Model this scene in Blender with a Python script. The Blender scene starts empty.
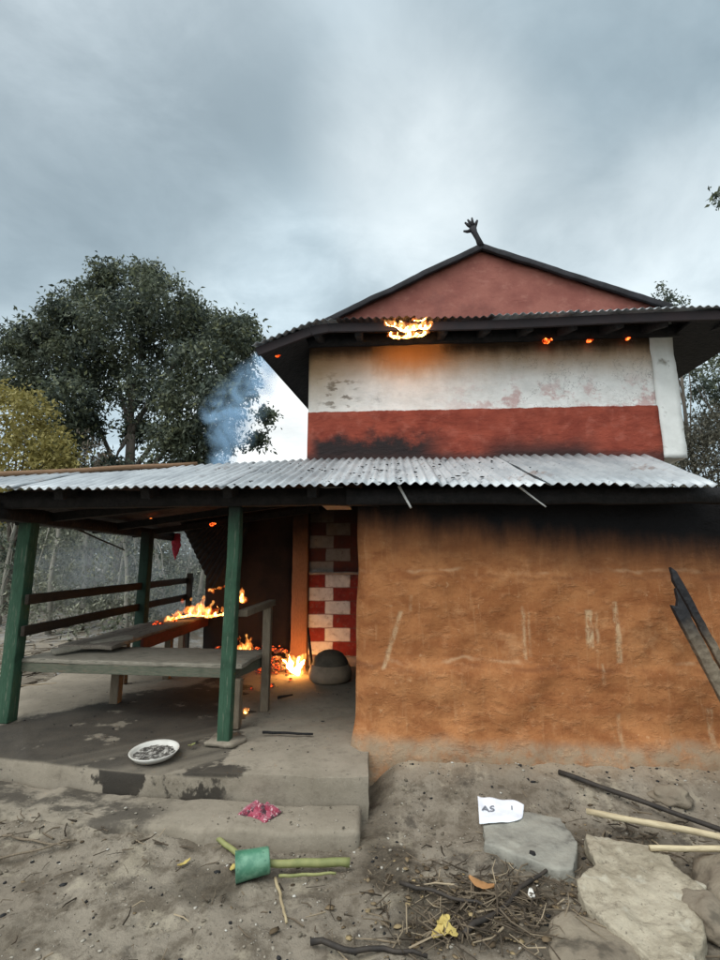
import bpy, bmesh, math, random
import numpy as np
from mathutils import Vector, Matrix, noise as mn, Euler

random.seed(7)
rng = np.random.default_rng(7)
S = bpy.context.scene
COL = S.collection
R = math.radians

# ------------------------------------------------------------------ camera
PITCH, YAW, CH = R(10), R(3.8), 1.55
cam = bpy.data.cameras.new('camera')
cam.sensor_fit = 'VERTICAL'; cam.sensor_height = 36; cam.lens = 18.0
cam.clip_start = .05; cam.clip_end = 2000
camo = bpy.data.objects.new('camera', cam); COL.objects.link(camo)
camo.location = (0, 0, CH); camo.rotation_euler = (R(90) + PITCH, 0, YAW)
S.camera = camo

# ------------------------------------------------------------------ node helpers
class NT:
    def __init__(s, nt):
        s.t = nt; s.n = nt.nodes; s.l = nt.links
    def new(s, ty, **kw):
        n = s.n.new(ty)
        for k, v in kw.items(): setattr(n, k, v)
        return n
    def put(s, sock, v):
        if hasattr(v, 'is_output'): s.l.new(v, sock)
        elif isinstance(v, (tuple, list)):
            v = tuple(v)
            if sock.type == 'RGBA' and len(v) == 3: v = v + (1,)
            sock.default_value = v
        else: sock.default_value = v
    def pos(s): return s.new('ShaderNodeNewGeometry').outputs['Position']
    def objc(s): return s.new('ShaderNodeTexCoord').outputs['Object']
    def gen(s): return s.new('ShaderNodeTexCoord').outputs['Generated']
    def island(s): return s.new('ShaderNodeNewGeometry').outputs['Random Per Island']
    def xyz(s, v):
        n = s.new('ShaderNodeSeparateXYZ'); s.put(n.inputs[0], v); return n.outputs
    def comb(s, x, y, z):
        n = s.new('ShaderNodeCombineXYZ'); s.put(n.inputs[0], x); s.put(n.inputs[1], y); s.put(n.inputs[2], z); return n.outputs[0]
    def scale(s, v, sc, off=(0, 0, 0)):
        n = s.new('ShaderNodeMapping'); s.put(n.inputs[0], v); n.inputs['Scale'].default_value = sc; n.inputs['Location'].default_value = off
        return n.outputs[0]
    def noise(s, v, sc, det=4, rough=.55, dist=0):
        n = s.new('ShaderNodeTexNoise'); s.put(n.inputs['Vector'], v)
        n.inputs['Scale'].default_value = sc; n.inputs['Detail'].default_value = det
        n.inputs['Roughness'].default_value = rough; n.inputs['Distortion'].default_value = dist
        return n.outputs[0]
    def voro(s, v, sc, feat='F1', out='Distance'):
        n = s.new('ShaderNodeTexVoronoi'); n.feature = feat; s.put(n.inputs['Vector'], v); n.inputs['Scale'].default_value = sc
        return n.outputs[out]
    def m(s, op, a, b=0.0, c=None, clamp=False):
        n = s.new('ShaderNodeMath', operation=op, use_clamp=clamp); s.put(n.inputs[0], a); s.put(n.inputs[1], b)
        if c is not None: s.put(n.inputs[2], c)
        return n.outputs[0]
    def mr(s, v, a, b, c=0.0, d=1.0, smooth=True):
        n = s.new('ShaderNodeMapRange'); n.interpolation_type = 'SMOOTHSTEP' if smooth else 'LINEAR'
        s.put(n.inputs[0], v); s.put(n.inputs[1], a); s.put(n.inputs[2], b); s.put(n.inputs[3], c); s.put(n.inputs[4], d)
        return n.outputs[0]
    def mix(s, f, a, b, mode='MIX'):
        n = s.new('ShaderNodeMix', data_type='RGBA', blend_type=mode); s.put(n.inputs[0], f); s.put(n.inputs[6], a); s.put(n.inputs[7], b)
        return n.outputs[2]
    def ramp(s, f, stops):
        n = s.new('ShaderNodeValToRGB'); s.put(n.inputs[0], f); e = n.color_ramp.elements
        while len(e) < len(stops): e.new(.5)
        for i, (p, c) in enumerate(stops):
            e[i].position = p; e[i].color = tuple(c) + ((1,) if len(c) == 3 else ())
        return n.outputs[0]
    def bump(s, h, st=.5, dist=.02, nrm=None):
        n = s.new('ShaderNodeBump'); s.put(n.inputs['Height'], h); n.inputs['Strength'].default_value = st; n.inputs['Distance'].default_value = dist
        if nrm is not None: s.put(n.inputs['Normal'], nrm)
        return n.outputs[0]
    def box2(s, u, w, u0, u1, w0, w1, soft):
        a = s.m('MULTIPLY', s.mr(u, u0 - soft, u0 + soft), s.mr(u, u1 - soft, u1 + soft, 1, 0))
        b = s.m('MULTIPLY', s.mr(w, w0 - soft, w0 + soft), s.mr(w, w1 - soft, w1 + soft, 1, 0))
        return s.m('MULTIPLY', a, b)

def new_mat(name):
    m = bpy.data.materials.new(name); m.use_nodes = True
    n = NT(m.node_tree); n.n.clear()
    out = n.new('ShaderNodeOutputMaterial'); n.out = out
    return m, n
def finish(n, color, rough=.85, normal=None, spec=.3, metal=0.0, **kw):
    b = n.new('ShaderNodeBsdfPrincipled')
    n.put(b.inputs['Base Color'], color); n.put(b.inputs['Roughness'], rough)
    n.put(b.inputs['Specular IOR Level'], spec); n.put(b.inputs['Metallic'], metal)
    if normal is not None: n.put(b.inputs['Normal'], normal)
    for k, v in kw.items(): n.put(b.inputs[k], v)
    n.l.new(b.outputs[0], n.out.inputs[0]); return b

def simple(name, c1, c2, sc=8, rough=.85, bump=.3, bsc=40, spec=.3, metal=0.0, stretch=(1, 1, 1), dist=.01, dirt=None, world=False):
    m, n = new_mat(name)
    v = n.scale(n.pos() if world else n.objc(), stretch)
    f = n.noise(v, sc, 5, .6)
    c = n.mix(n.mr(f, .3, .7), c1, c2)
    if dirt: c = n.mix(n.mr(n.noise(n.objc(), dirt[1], 4, .6), dirt[2], dirt[2] + .14), c, dirt[0])
    nm = n.bump(n.noise(v, bsc, 4, .6), bump, dist)
    finish(n, c, rough, nm, spec, metal); return m

# ------------------------------------------------------------------ object helpers
def tag(o, label=None, cat=None, group=None, kind=None):
    if label: o['label'] = label
    if cat: o['category'] = cat
    if group: o['group'] = group
    if kind: o['kind'] = kind
    return o
def empty(name, loc=(0, 0, 0)):
    o = bpy.data.objects.new(name, None); o.location = loc; o.empty_display_size = .1; COL.objects.link(o); return o
def put_mesh(name, me, mat=None, parent=None, loc=None, rot=None):
    o = bpy.data.objects.new(name, me); COL.objects.link(o)
    if mat is not None:
        me.materials.clear(); me.materials.append(mat)
    if loc is not None: o.location = loc
    if rot is not None: o.rotation_euler = rot
    if parent is not None:
        o.parent = parent
        # all coordinates are world ones: undo the parent's place
        pm = Matrix.Translation(parent.location)
        q = parent.parent
        while q is not None:
            q = q.parent
        o.matrix_parent_inverse = WM(parent).inverted()
    return o
def WM(o):
    M = Matrix.LocRotScale(o.location, o.rotation_euler, o.scale)
    if o.parent is not None: M = WM(o.parent) @ o.matrix_parent_inverse @ M
    return M

class MB:
    def __init__(s): s.v = []; s.f = []; s.sm = False
    def add(s, vs, fs):
        k = len(s.v); s.v += [tuple(v) for v in vs]; s.f += [tuple(i + k for i in f) for f in fs]; return s
    def box(s, lo, hi, M=None):
        x0, y0, z0 = lo; x1, y1, z1 = hi
        vs = [Vector(p) for p in ((x0, y0, z0), (x1, y0, z0), (x1, y1, z0), (x0, y1, z0), (x0, y0, z1), (x1, y0, z1), (x1, y1, z1), (x0, y1, z1))]
        if M: vs = [M @ v for v in vs]
        return s.add(vs, [(0, 3, 2, 1), (4, 5, 6, 7), (0, 1, 5, 4), (1, 2, 6, 5), (2, 3, 7, 6), (3, 0, 4, 7)])
    def bar(s, a, b, w, h, up=(0, 0, 1)):
        a, b = Vector(a), Vector(b); d = (b - a); L = d.length; d.normalize(); up = Vector(up)
        sd = d.cross(up)
        if sd.length < 1e-4: sd = d.cross(Vector((0, 1, 0)))
        sd.normalize(); u = sd.cross(d)
        n = max(1, int(L / .25)); vs = []; fs = []
        for i in range(n + 1):
            p = a + d * (L * i / n)
            for sx, sz in ((-1, -1), (1, -1), (1, 1), (-1, 1)): vs.append(p + sd * (sx * w / 2) + u * (sz * h / 2))
        for i in range(n):
            for j in range(4): fs.append((i * 4 + j, i * 4 + (j + 1) % 4, i * 4 + 4 + (j + 1) % 4, i * 4 + 4 + j))
        fs.append((3, 2, 1, 0)); fs.append(tuple(n * 4 + j for j in range(4)))
        return s.add(vs, fs)
    def tube(s, pts, rad, seg=8, cap=True):
        pts = [Vector(p) for p in pts]; k = len(pts)
        if not hasattr(rad, '__len__'): rad = [rad] * k
        vs = []; fs = []; prev = None
        for i, p in enumerate(pts):
            d = (pts[min(i + 1, k - 1)] - pts[max(i - 1, 0)]).normalized()
            if prev is None:
                a = d.orthogonal().normalized()
            else:
                a = (prev - d * prev.dot(d)).normalized()
            prev = a; b = d.cross(a)
            for j in range(seg):
                t = 2 * math.pi * j / seg; vs.append(p + (a * math.cos(t) + b * math.sin(t)) * rad[i])
        for i in range(k - 1):
            for j in range(seg):
                fs.append((i * seg + j, i * seg + (j + 1) % seg, (i + 1) * seg + (j + 1) % seg, (i + 1) * seg + j))
        if cap:
            fs.append(tuple(reversed(range(seg)))); fs.append(tuple((k - 1) * seg + j for j in range(seg)))
        return s.add(vs, fs)
    def lathe(s, prof, c=(0, 0, 0), seg=32, M=None):
        vs = []; fs = []; k = len(prof)
        for r, z in prof:
            for j in range(seg):
                t = 2 * math.pi * j / seg; v = Vector((r * math.cos(t), r * math.sin(t), z))
                if M: v = M @ v
                vs.append(v + Vector(c))
        for i in range(k - 1):
            for j in range(seg): fs.append((i * seg + j, i * seg + (j + 1) % seg, (i + 1) * seg + (j + 1) % seg, (i + 1) * seg + j))
        return s.add(vs, fs)
    def prism(s, out, z0, z1):
        n = len(out)
        vs = [(x, y, z0) for x, y in out] + [(x, y, z1) for x, y in out]
        return s.add(vs, [tuple(reversed(range(n))), tuple(range(n, 2 * n))] + [(i, (i + 1) % n, n + (i + 1) % n, n + i) for i in range(n)])
    def blob(s, c, r, sub=2, amp=.2, fr=1.5, seed=0):
        bm = bmesh.new(); bmesh.ops.create_icosphere(bm, subdivisions=sub, radius=1)
        c = Vector(c); rr = Vector(r) if hasattr(r, '__len__') else Vector((r, r, r))
        for v in bm.verts:
            d = v.co.normalized(); k = 1 + amp * mn.noise(d * fr + Vector((seed * 3.7, seed * 1.3, seed)))
            v.co = c + Vector((d.x * rr.x, d.y * rr.y, d.z * rr.z)) * k
        bm.verts.index_update()
        s.add([v.co for v in bm.verts], [[v.index for v in f.verts] for f in bm.faces]); bm.free(); return s
    def mesh(s, name):
        me = bpy.data.meshes.new(name); me.from_pydata(s.v, [], s.f); me.update()
        if s.sm: me.polygons.foreach_set('use_smooth', [True] * len(me.polygons))
        return me
    def build(s, name, mat, parent=None, bevel=0, smooth=False, loc=None, rot=None, rough=None):
        s.sm = smooth; me = s.mesh(name)
        if rough: roughen(me, *rough)
        o = put_mesh(name, me, mat, parent, loc, rot)
        if bevel:
            b = o.modifiers.new('bevel', 'BEVEL'); b.width = bevel; b.segments = 2; b.limit_method = 'ANGLE'; b.angle_limit = R(35)
        return o
def roughen(me, cut, amp, fr, seed=0):
    """subdivide long edges down to `cut` metres and push the skin about with noise"""
    bm = bmesh.new(); bm.from_mesh(me)
    for _ in range(9):
        ed = [e for e in bm.edges if e.calc_length() > cut]
        if not ed: break
        bmesh.ops.subdivide_edges(bm, edges=ed, cuts=1, use_grid_fill=True)
    bmesh.ops.triangulate(bm, faces=[f for f in bm.faces if len(f.verts) > 4])
    bm.normal_update()
    off = Vector((seed * 7.1, seed * 3.3, seed * 1.7))
    for v in bm.verts:
        p = v.co * fr + off
        v.co += Vector((mn.fractal(p, .6, 2, 4), mn.fractal(p + Vector((31, 0, 0)), .6, 2, 4), mn.fractal(p + Vector((0, 47, 0)), .6, 2, 4))) * amp
    bm.to_mesh(me); bm.free()
    me.polygons.foreach_set('use_smooth', [True] * len(me.polygons)); me.update()

def arr_mesh(name, V, F):
    """fast mesh from numpy arrays; F is (n,k) with k constant"""
    me = bpy.data.meshes.new(name); V = np.asarray(V, 'f'); F = np.asarray(F, 'i'); n, k = F.shape
    me.vertices.add(len(V)); me.vertices.foreach_set('co', V.ravel())
    me.loops.add(n * k); me.loops.foreach_set('vertex_index', F.ravel())
    me.polygons.add(n); me.polygons.foreach_set('loop_start', np.arange(0, n * k, k, dtype='i'))
    me.update(calc_edges=True); me.validate(); return me

# ------------------------------------------------------------------ materials
def soot_wood(name, c1, c2, char=.0, stretch=(1, 1, 1), lo=None, rough=.8, paint_wear=None):
    """weathered wood or painted wood; lo=(z0,z1) chars the part above"""
    m, n = new_mat(name); p = n.pos()
    g = n.noise(n.scale(p, stretch), 22, 6, .65)
    c = n.mix(n.mr(g, .3, .72), c1, c2)
    c = n.mix(n.mr(n.noise(p, 6, 4), .5, .75, 0, .5), c, tuple(x * .45 for x in c1))
    if paint_wear:
        w = n.mr(n.noise(n.scale(p, stretch), 9, 6, .7), .56, .64)
        c = n.mix(w, c, paint_wear)
    if lo:
        z = n.xyz(p)[2]; zz = n.m('ADD', z, n.m('MULTIPLY', n.m('SUBTRACT', n.noise(p, 5, 4), .5), .35))
        c = n.mix(n.mr(zz, lo[0], lo[1]), c, (.012, .011, .011))
    if char: c = n.mix(char, c, (.012, .011, .011))
    finish(n, c, rough, n.bump(g, .5, .006), .25); return m

BLACK = (.011, .0105, .011)
M = {}
# clay wall -----------------------------------------------------------------
m, n = new_mat('orange clay plaster'); p = n.pos(); x, y, z = n.xyz(p)
big = n.noise(p, 1.3, 4, .6); mid = n.noise(n.scale(p, (1, 1, 1.6)), 5, 6, .65); fine = n.noise(p, 38, 5, .7)
streak = n.noise(n.scale(p, (9, 9, .9)), 3, 5, .6)
c = n.mix(n.mr(big, .32, .68), (.315, .125, .047), (.40, .175, .069))
c = n.mix(n.mr(mid, .38, .66, 0, .75), c, (.225, .078, .028))
c = n.mix(n.mr(n.noise(p, 2.6, 5, .7), .56, .70, 0, .6), c, (.46, .235, .11))
c = n.mix(n.mr(streak, .55, .75, 0, .45), c, (.45, .24, .115))
c = n.mix(n.mr(fine, .5, .72, 0, .35), c, (.17, .06, .024))
# ledge shade and top light painted as dark and pale lines, dust below
wob = n.m('MULTIPLY', n.m('SUBTRACT', n.noise(n.scale(p, (1, 1, 1)), 2.5, 4, .6), .5), .16)
zw = n.m('ADD', z, wob)
for z0, st in ((1.46, .5), (.80, .55)):
    ln = n.m('MULTIPLY', n.mr(n.m('ABSOLUTE', n.m('SUBTRACT', zw, z0)), 0, .028, 1, 0), n.mr(n.noise(p, 3, 3), .42, .62))
    c = n.mix(n.m('MULTIPLY', ln, st), c, (.13, .045, .02))
    ln2 = n.m('MULTIPLY', n.mr(n.m('ABSOLUTE', n.m('SUBTRACT', zw, z0 + .045)), 0, .022, 1, 0), n.mr(n.noise(p, 4, 3), .45, .65))
    c = n.mix(n.m('MULTIPLY', ln2, .6), c, (.52, .32, .18))
# scraped pale marks
scr = None
jit = n.m('MULTIPLY', n.m('SUBTRACT', n.noise(p, 14, 3), .5), .03)
xj = n.m('ADD', x, jit)
for (x0, x1, z0, z1, a) in ((.965, .985, .86, 1.24, .55), (1.005, 1.018, .88, 1.2, .4), (1.42, 1.465, .95, 1.22, .85), (1.485, 1.50, .98, 1.2, .6), (1.62, 1.655, .85, 1.28, .7), (1.50, 1.52, .7, .84, .4), (.13, .145, 1.2, 1.32, .35), (2.2, 2.24, .3, .55, .5), (1.58, 1.61, .28, .5, .45)):
    b = n.m('MULTIPLY', n.box2(xj, z, x0, x1, z0, z1, .012), a)
    scr = b if scr is None else n.m('MAXIMUM', scr, b)
dg = n.m('ADD', xj, n.m('MULTIPLY', n.m('SUBTRACT', z, 1.0), -.33))   # a slanting groove near the corner
scr = n.m('MAXIMUM', scr, n.m('MULTIPLY', n.box2(dg, z, -.018, .012, .78, 1.2, .012), .65))
scr = n.m('MULTIPLY', scr, n.mr(n.noise(n.scale(p, (1, 1, .4)), 30, 4, .7), .36, .60, .15, .9))
c = n.mix(scr, c, (.55, .40, .24))
c = n.mix(n.m('MULTIPLY', n.mr(zw, .25, .36, 1, 0), n.mr(n.noise(p, 7, 5, .7), .25, .6, .2, .95)), c, (.30, .225, .15))
crk = n.m('MULTIPLY', n.mr(n.m('ABSOLUTE', n.m('SUBTRACT', n.noise(n.scale(p, (1, 1, 1.5), (3, 0, 1)), 1.5, 4, .6, .2), .5)), 0, .004, 1, 0), n.mr(n.noise(p, 2.3, 3), .50, .60))
c = n.mix(n.m('MULTIPLY', crk, .12), c, (.12, .042, .02))
rid = n.mr(n.noise(n.scale(p, (1, 1, 1.7)), 9, 6, .62), .50, .70)
c = n.mix(n.m('MULTIPLY', rid, .25), c, (.56, .29, .14))
rid2 = n.mr(n.noise(n.scale(p, (1, 1, 2.2), (5, 0, 2)), 4.5, 6, .62), .54, .72)
c = n.mix(n.m('MULTIPLY', rid2, .45), c, (.21, .078, .03))
chip = n.mr(n.noise(p, 21, 5, .75), .62, .70)
c = n.mix(n.m('MULTIPLY', chip, .45), c, (.55, .34, .19))
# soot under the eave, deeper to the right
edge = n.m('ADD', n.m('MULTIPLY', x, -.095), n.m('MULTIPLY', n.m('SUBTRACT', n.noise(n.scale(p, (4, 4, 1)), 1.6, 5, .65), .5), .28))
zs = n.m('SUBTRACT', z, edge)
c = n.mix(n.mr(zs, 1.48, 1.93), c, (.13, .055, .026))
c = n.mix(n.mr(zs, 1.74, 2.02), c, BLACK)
h = n.m('ADD', n.m('MULTIPLY', mid, .7), n.m('ADD', n.m('MULTIPLY', fine, .25), n.m('MULTIPLY', streak, .3)))
h = n.m('SUBTRACT', h, n.m('MULTIPLY', scr, .35))
h = n.m('ADD', h, n.m('MULTIPLY', n.m('SUBTRACT', rid, rid2), .3))
finish(n, c, .95, n.bump(h, .62, .025), .12); M['clay'] = m

# upper wall -----------------------------------------------------------------
m, n = new_mat('whitewashed plaster with red band'); p = n.pos(); x, y, z = n.xyz(p)
mid = n.noise(n.scale(p, (1, 1, 1.5)), 4, 6, .65); fine = n.noise(p, 30, 5, .7)
w = n.mix(n.mr(mid, .35, .7), (.84, .825, .79), (.70, .685, .65))
w = n.mix(n.mr(n.noise(p, 12, 5), .5, .75, 0, .3), w, (.52, .48, .44))
# worn pink patches low on the right
pk = n.m('MULTIPLY', n.mr(n.noise(n.scale(p, (1, 1, 1.2)), 3.2, 6, .7), .50, .60), n.mr(z, 3.30, 3.62, 1, 0))
pk = n.m('MULTIPLY', pk, n.mr(x, .3, 1.3))
w = n.mix(n.m('MULTIPLY', pk, .75), w, (.52, .31, .29))
# brown scorch at upper left and along the top; painted fire glow under the burning eave
nz = n.m('MULTIPLY', n.m('SUBTRACT', n.noise(n.scale(p, (2.5, 2.5, .8)), 2, 5, .6), .5), .5)
lf = n.m('MULTIPLY', n.mr(n.m('ADD', x, nz), -.9, -.15, 1, 0), n.mr(z, 3.1, 3.7, .25, 1))
w = n.mix(n.m('MULTIPLY', lf, .85), w, (.40, .28, .155))
vs = n.m('MULTIPLY', n.mr(n.noise(n.scale(p, (7, 7, 16)), 1, 4, .6), .52, .62), n.box2(x, z, -.75, -.38, 3.2, 3.6, .12))
w = n.mix(n.m('MULTIPLY', vs, .75), w, (.12, .085, .05))
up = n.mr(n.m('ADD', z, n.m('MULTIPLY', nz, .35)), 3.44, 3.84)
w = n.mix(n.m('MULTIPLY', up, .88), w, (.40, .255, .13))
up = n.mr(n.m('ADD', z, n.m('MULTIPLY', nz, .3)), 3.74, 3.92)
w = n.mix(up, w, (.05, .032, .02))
fire_glow = n.m('MULTIPLY', n.box2(n.m('ADD', x, nz), n.m('ADD', z, n.m('MULTIPLY', nz, .5)), -.15, .62, 3.68, 4.2, .16), .8)
w = n.mix(fire_glow, w, (.40, .20, .075))  # orange-brown patch paints the eave flame's glow into the plaster colour
ck = n.m('MULTIPLY', n.mr(n.m('ABSOLUTE', n.m('SUBTRACT', n.noise(p, 1.6, 6, .75), .5)), 0, .006, 1, 0), n.mr(x, 1.0, 1.4))
w = n.mix(n.m('MULTIPLY', ck, .6), w, (.14, .11, .1))
r = n.mix(n.mr(mid, .35, .7), (.30, .068, .042), (.205, .043, .028))
r = n.mix(n.mr(n.noise(p, 9, 5), .5, .72, 0, .5), r, (.38, .12, .085))
bd = n.m('ADD', z, n.m('MULTIPLY', n.m('SUBTRACT', n.noise(n.scale(p, (1, 1, 0)), 4, 6, .7), .5), .06))
c = n.mix(n.mr(bd, 3.182, 3.194), r, w)
# soot lying at the foot of the wall
k = n.m('ADD', n.m('MULTIPLY', n.m('SUBTRACT', n.noise(p, 3.4, 6, .7), .5), .9), n.m('MULTIPLY', n.mr(z, 2.62, 3.12, 1, 0), .5))
kx = n.m('MULTIPLY', n.mr(x, -.95, -.75), n.mr(x, .25, .75, 1, .0))
kx = n.m('MAXIMUM', kx, n.m('MULTIPLY', n.box2(x, z, 1.0, 2.1, 2.4, 2.82, .18), .95))
c = n.mix(n.m('MULTIPLY', n.mr(k, .06, .36), kx), c, (.028, .022, .022))
k2 = n.m('MULTIPLY', n.mr(n.m('ADD', z, n.m('MULTIPLY', n.m('SUBTRACT', n.noise(p, 6, 4), .5), .12)), 2.66, 2.74, 1, 0), .75)
c = n.mix(k2, c, (.05, .03, .028))
h = n.m('ADD', n.m('MULTIPLY', mid, .8), n.m('MULTIPLY', fine, .2))
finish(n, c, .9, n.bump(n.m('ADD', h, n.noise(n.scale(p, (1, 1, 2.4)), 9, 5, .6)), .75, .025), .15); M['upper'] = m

m, n = new_mat('dusty rose gable plaster'); p = n.pos(); x, y, z = n.xyz(p)
mid = n.noise(p, 3.2, 6, .65)
c = n.mix(n.mr(mid, .35, .68), (.30, .118, .092), (.235, .085, .068))
c = n.mix(n.mr(n.noise(n.scale(p, (1, 1, 1.5)), 7, 5, .7), .52, .7, 0, .5), c, (.36, .165, .13))
c = n.mix(n.mr(n.noise(p, 1.7, 5, .7), .54, .66, 0, .4), c, (.17, .07, .06))
finish(n, c, .92, n.bump(n.noise(p, 16, 5, .65), .4, .015), .15); M['gable'] = m

M['white'] = simple('grey white limewash', (.78, .785, .75), (.66, .665, .63), 4, .9, .35, 25, world=True, dirt=((.30, .28, .24), 5, .6))

# roof tin
def tin(name, a, b, rusty=.55):
    m, n = new_mat(name); p = n.pos(); x, y, z = n.xyz(p)
    f = n.noise(n.scale(p, (1, .35, 1)), 5, 6, .65)
    c = n.mix(n.mr(f, .35, .68), a, b)
    c = n.mix(n.mr(n.noise(n.scale(p, (3, .5, 1)), 4, 5, .7), .5, .75, 0, .55), c, tuple(q * .55 for q in a))
    c = n.mix(n.mr(n.noise(p, 2.3, 6, .7), .60, .70, 0, rusty), c, (.16, .085, .055))
    soot = n.mr(n.noise(p, 11, 6, .75), .60, .68, 0, .85)
    c = n.mix(n.m('MULTIPLY', soot, n.mr(x, -2.2, -.2, .2, 1)), c, (.035, .034, .035))
    finish(n, c, n.mr(f, .2, .8, .42, .7), n.bump(n.noise(p, 30, 3), .12, .004), .4, .25); return m
M['tin'] = tin('weathered zinc', (.45, .475, .485), (.29, .31, .325))
M['tin2'] = tin('dull zinc', (.37, .395, .405), (.24, .26, .275))
M['tinred'] = simple('red oxide tin', (.019, .011, .012), (.010, .0075, .009), 6, .7, .2, 30, world=True)
M['tinold'] = simple('sooty tin', (.075, .062, .062), (.03, .027, .028), 5, .7, .3, 30, world=True)
M['char'] = simple('charred timber', (.018, .016, .016), (.007, .007, .0075), 14, .8, .7, 30, world=True, stretch=(1, 1, 1), dist=.02)
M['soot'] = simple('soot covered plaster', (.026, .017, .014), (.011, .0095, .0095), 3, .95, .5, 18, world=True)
M['barge'] = simple('dark weathered barge board', (.032, .031, .036), (.016, .016, .018), 9, .8, .5, 30, world=True)
M['post'] = soot_wood('green painted post', (.030, .072, .042), (.044, .10, .060), stretch=(6, 6, .6), lo=(1.75, 2.1), paint_wear=(.10, .13, .09))
M['postback'] = soot_wood('sooty green post', (.012, .03, .02), (.02, .045, .03), stretch=(6, 6, .6), lo=(1.6, 2.05))
M['bench'] = soot_wood('grey weathered bench board', (.22, .195, .15), (.32, .29, .235), stretch=(.6, 6, 6), paint_wear=(.13, .12, .09))
M['benchside'] = soot_wood('scorched bench board', (.14, .115, .09), (.23, .20, .16), stretch=(6, .6, 6), paint_wear=(.035, .03, .026))
M['apron'] = soot_wood('faded green bench edge', (.085, .10, .07), (.16, .15, .11), stretch=(.6, 6, 6), paint_wear=(.16, .13, .09))
M['redapron'] = soot_wood('old red painted board', (.12, .028, .02), (.08, .022, .016), stretch=(6, .6, 6), paint_wear=(.04, .02, .015))
M['rail'] = soot_wood('dark brown rail', (.022, .016, .011), (.034, .025, .017), stretch=(6, .6, 6))
M['leg'] = soot_wood('brown bench leg', (.13, .10, .07), (.20, .16, .11), stretch=(6, 6, .6))
M['pillar'] = soot_wood('ochre pillar', (.34, .16, .08), (.27, .12, .06), stretch=(3, 3, .8), lo=(1.55, 2.3), rough=.9)
M['pole'] = soot_wood('brown roof pole', (.15, .085, .045), (.22, .135, .08), stretch=(1, 1, 6))

# checkered wall
m, n = new_mat('red and white painted blocks'); p = n.pos(); x, y, z = n.xyz(p)
wbz = n.m('MULTIPLY', n.m('SUBTRACT', n.noise(p, 9, 3), .5), .022); x = n.m('ADD', x, wbz); z = n.m('ADD', z, n.m('MULTIPLY', n.m('SUBTRACT', n.noise(p, 7, 3), .5), .02))
row = n.m('FLOOR', n.m('DIVIDE', n.m('SUBTRACT', z, .37), .175))
odd = n.m('MODULO', n.m('ADD', row, 100), 2.0)
xs = n.m('ADD', n.m('ADD', x, 1.14), n.m('MULTIPLY', odd, .11))
col = n.m('FLOOR', n.m('DIVIDE', n.m('ADD', xs, 3.4), .34))
chk = n.m('MODULO', n.m('ADD', n.m('ADD', row, col), 100), 2.0)
sp = n.noise(p, 11, 5, .65)
wh = n.mix(n.mr(sp, .35, .7), (.74, .71, .66), (.60, .565, .52))
rd = n.mix(n.mr(sp, .35, .7), (.27, .035, .025), (.19, .026, .02))
c = n.mix(n.mr(chk, .4, .6), wh, rd)
fz = n.m('FRACT', n.m('DIVIDE', n.m('SUBTRACT', z, .37), .175))
c = n.mix(n.mr(n.m('MINIMUM', fz, n.m('SUBTRACT', 1, fz)), .02, .07, .62, 0), c, (.15, .065, .05))
fx = n.m('FRACT', n.m('DIVIDE', n.m('ADD', xs, 3.4), .34)); c = n.mix(n.mr(n.m('MINIMUM', fx, n.m('SUBTRACT', 1, fx)), .01, .035, .5, 0), c, (.15, .065, .05))
c = n.mix(n.mr(n.noise(p, 17, 5, .7), .52, .7, 0, .5), c, (.20, .14, .11))
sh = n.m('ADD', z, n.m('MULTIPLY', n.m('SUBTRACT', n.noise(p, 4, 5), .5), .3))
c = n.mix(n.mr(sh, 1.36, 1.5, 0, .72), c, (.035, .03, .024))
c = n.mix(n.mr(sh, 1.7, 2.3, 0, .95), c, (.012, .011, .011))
finish(n, c, .85, n.bump(sp, .3, .01), .2); M['check'] = m
M['ledge'] = simple('dusty ledge', (.36, .30, .25), (.25, .2, .17), 9, .9, .3, 30, world=True)

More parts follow.
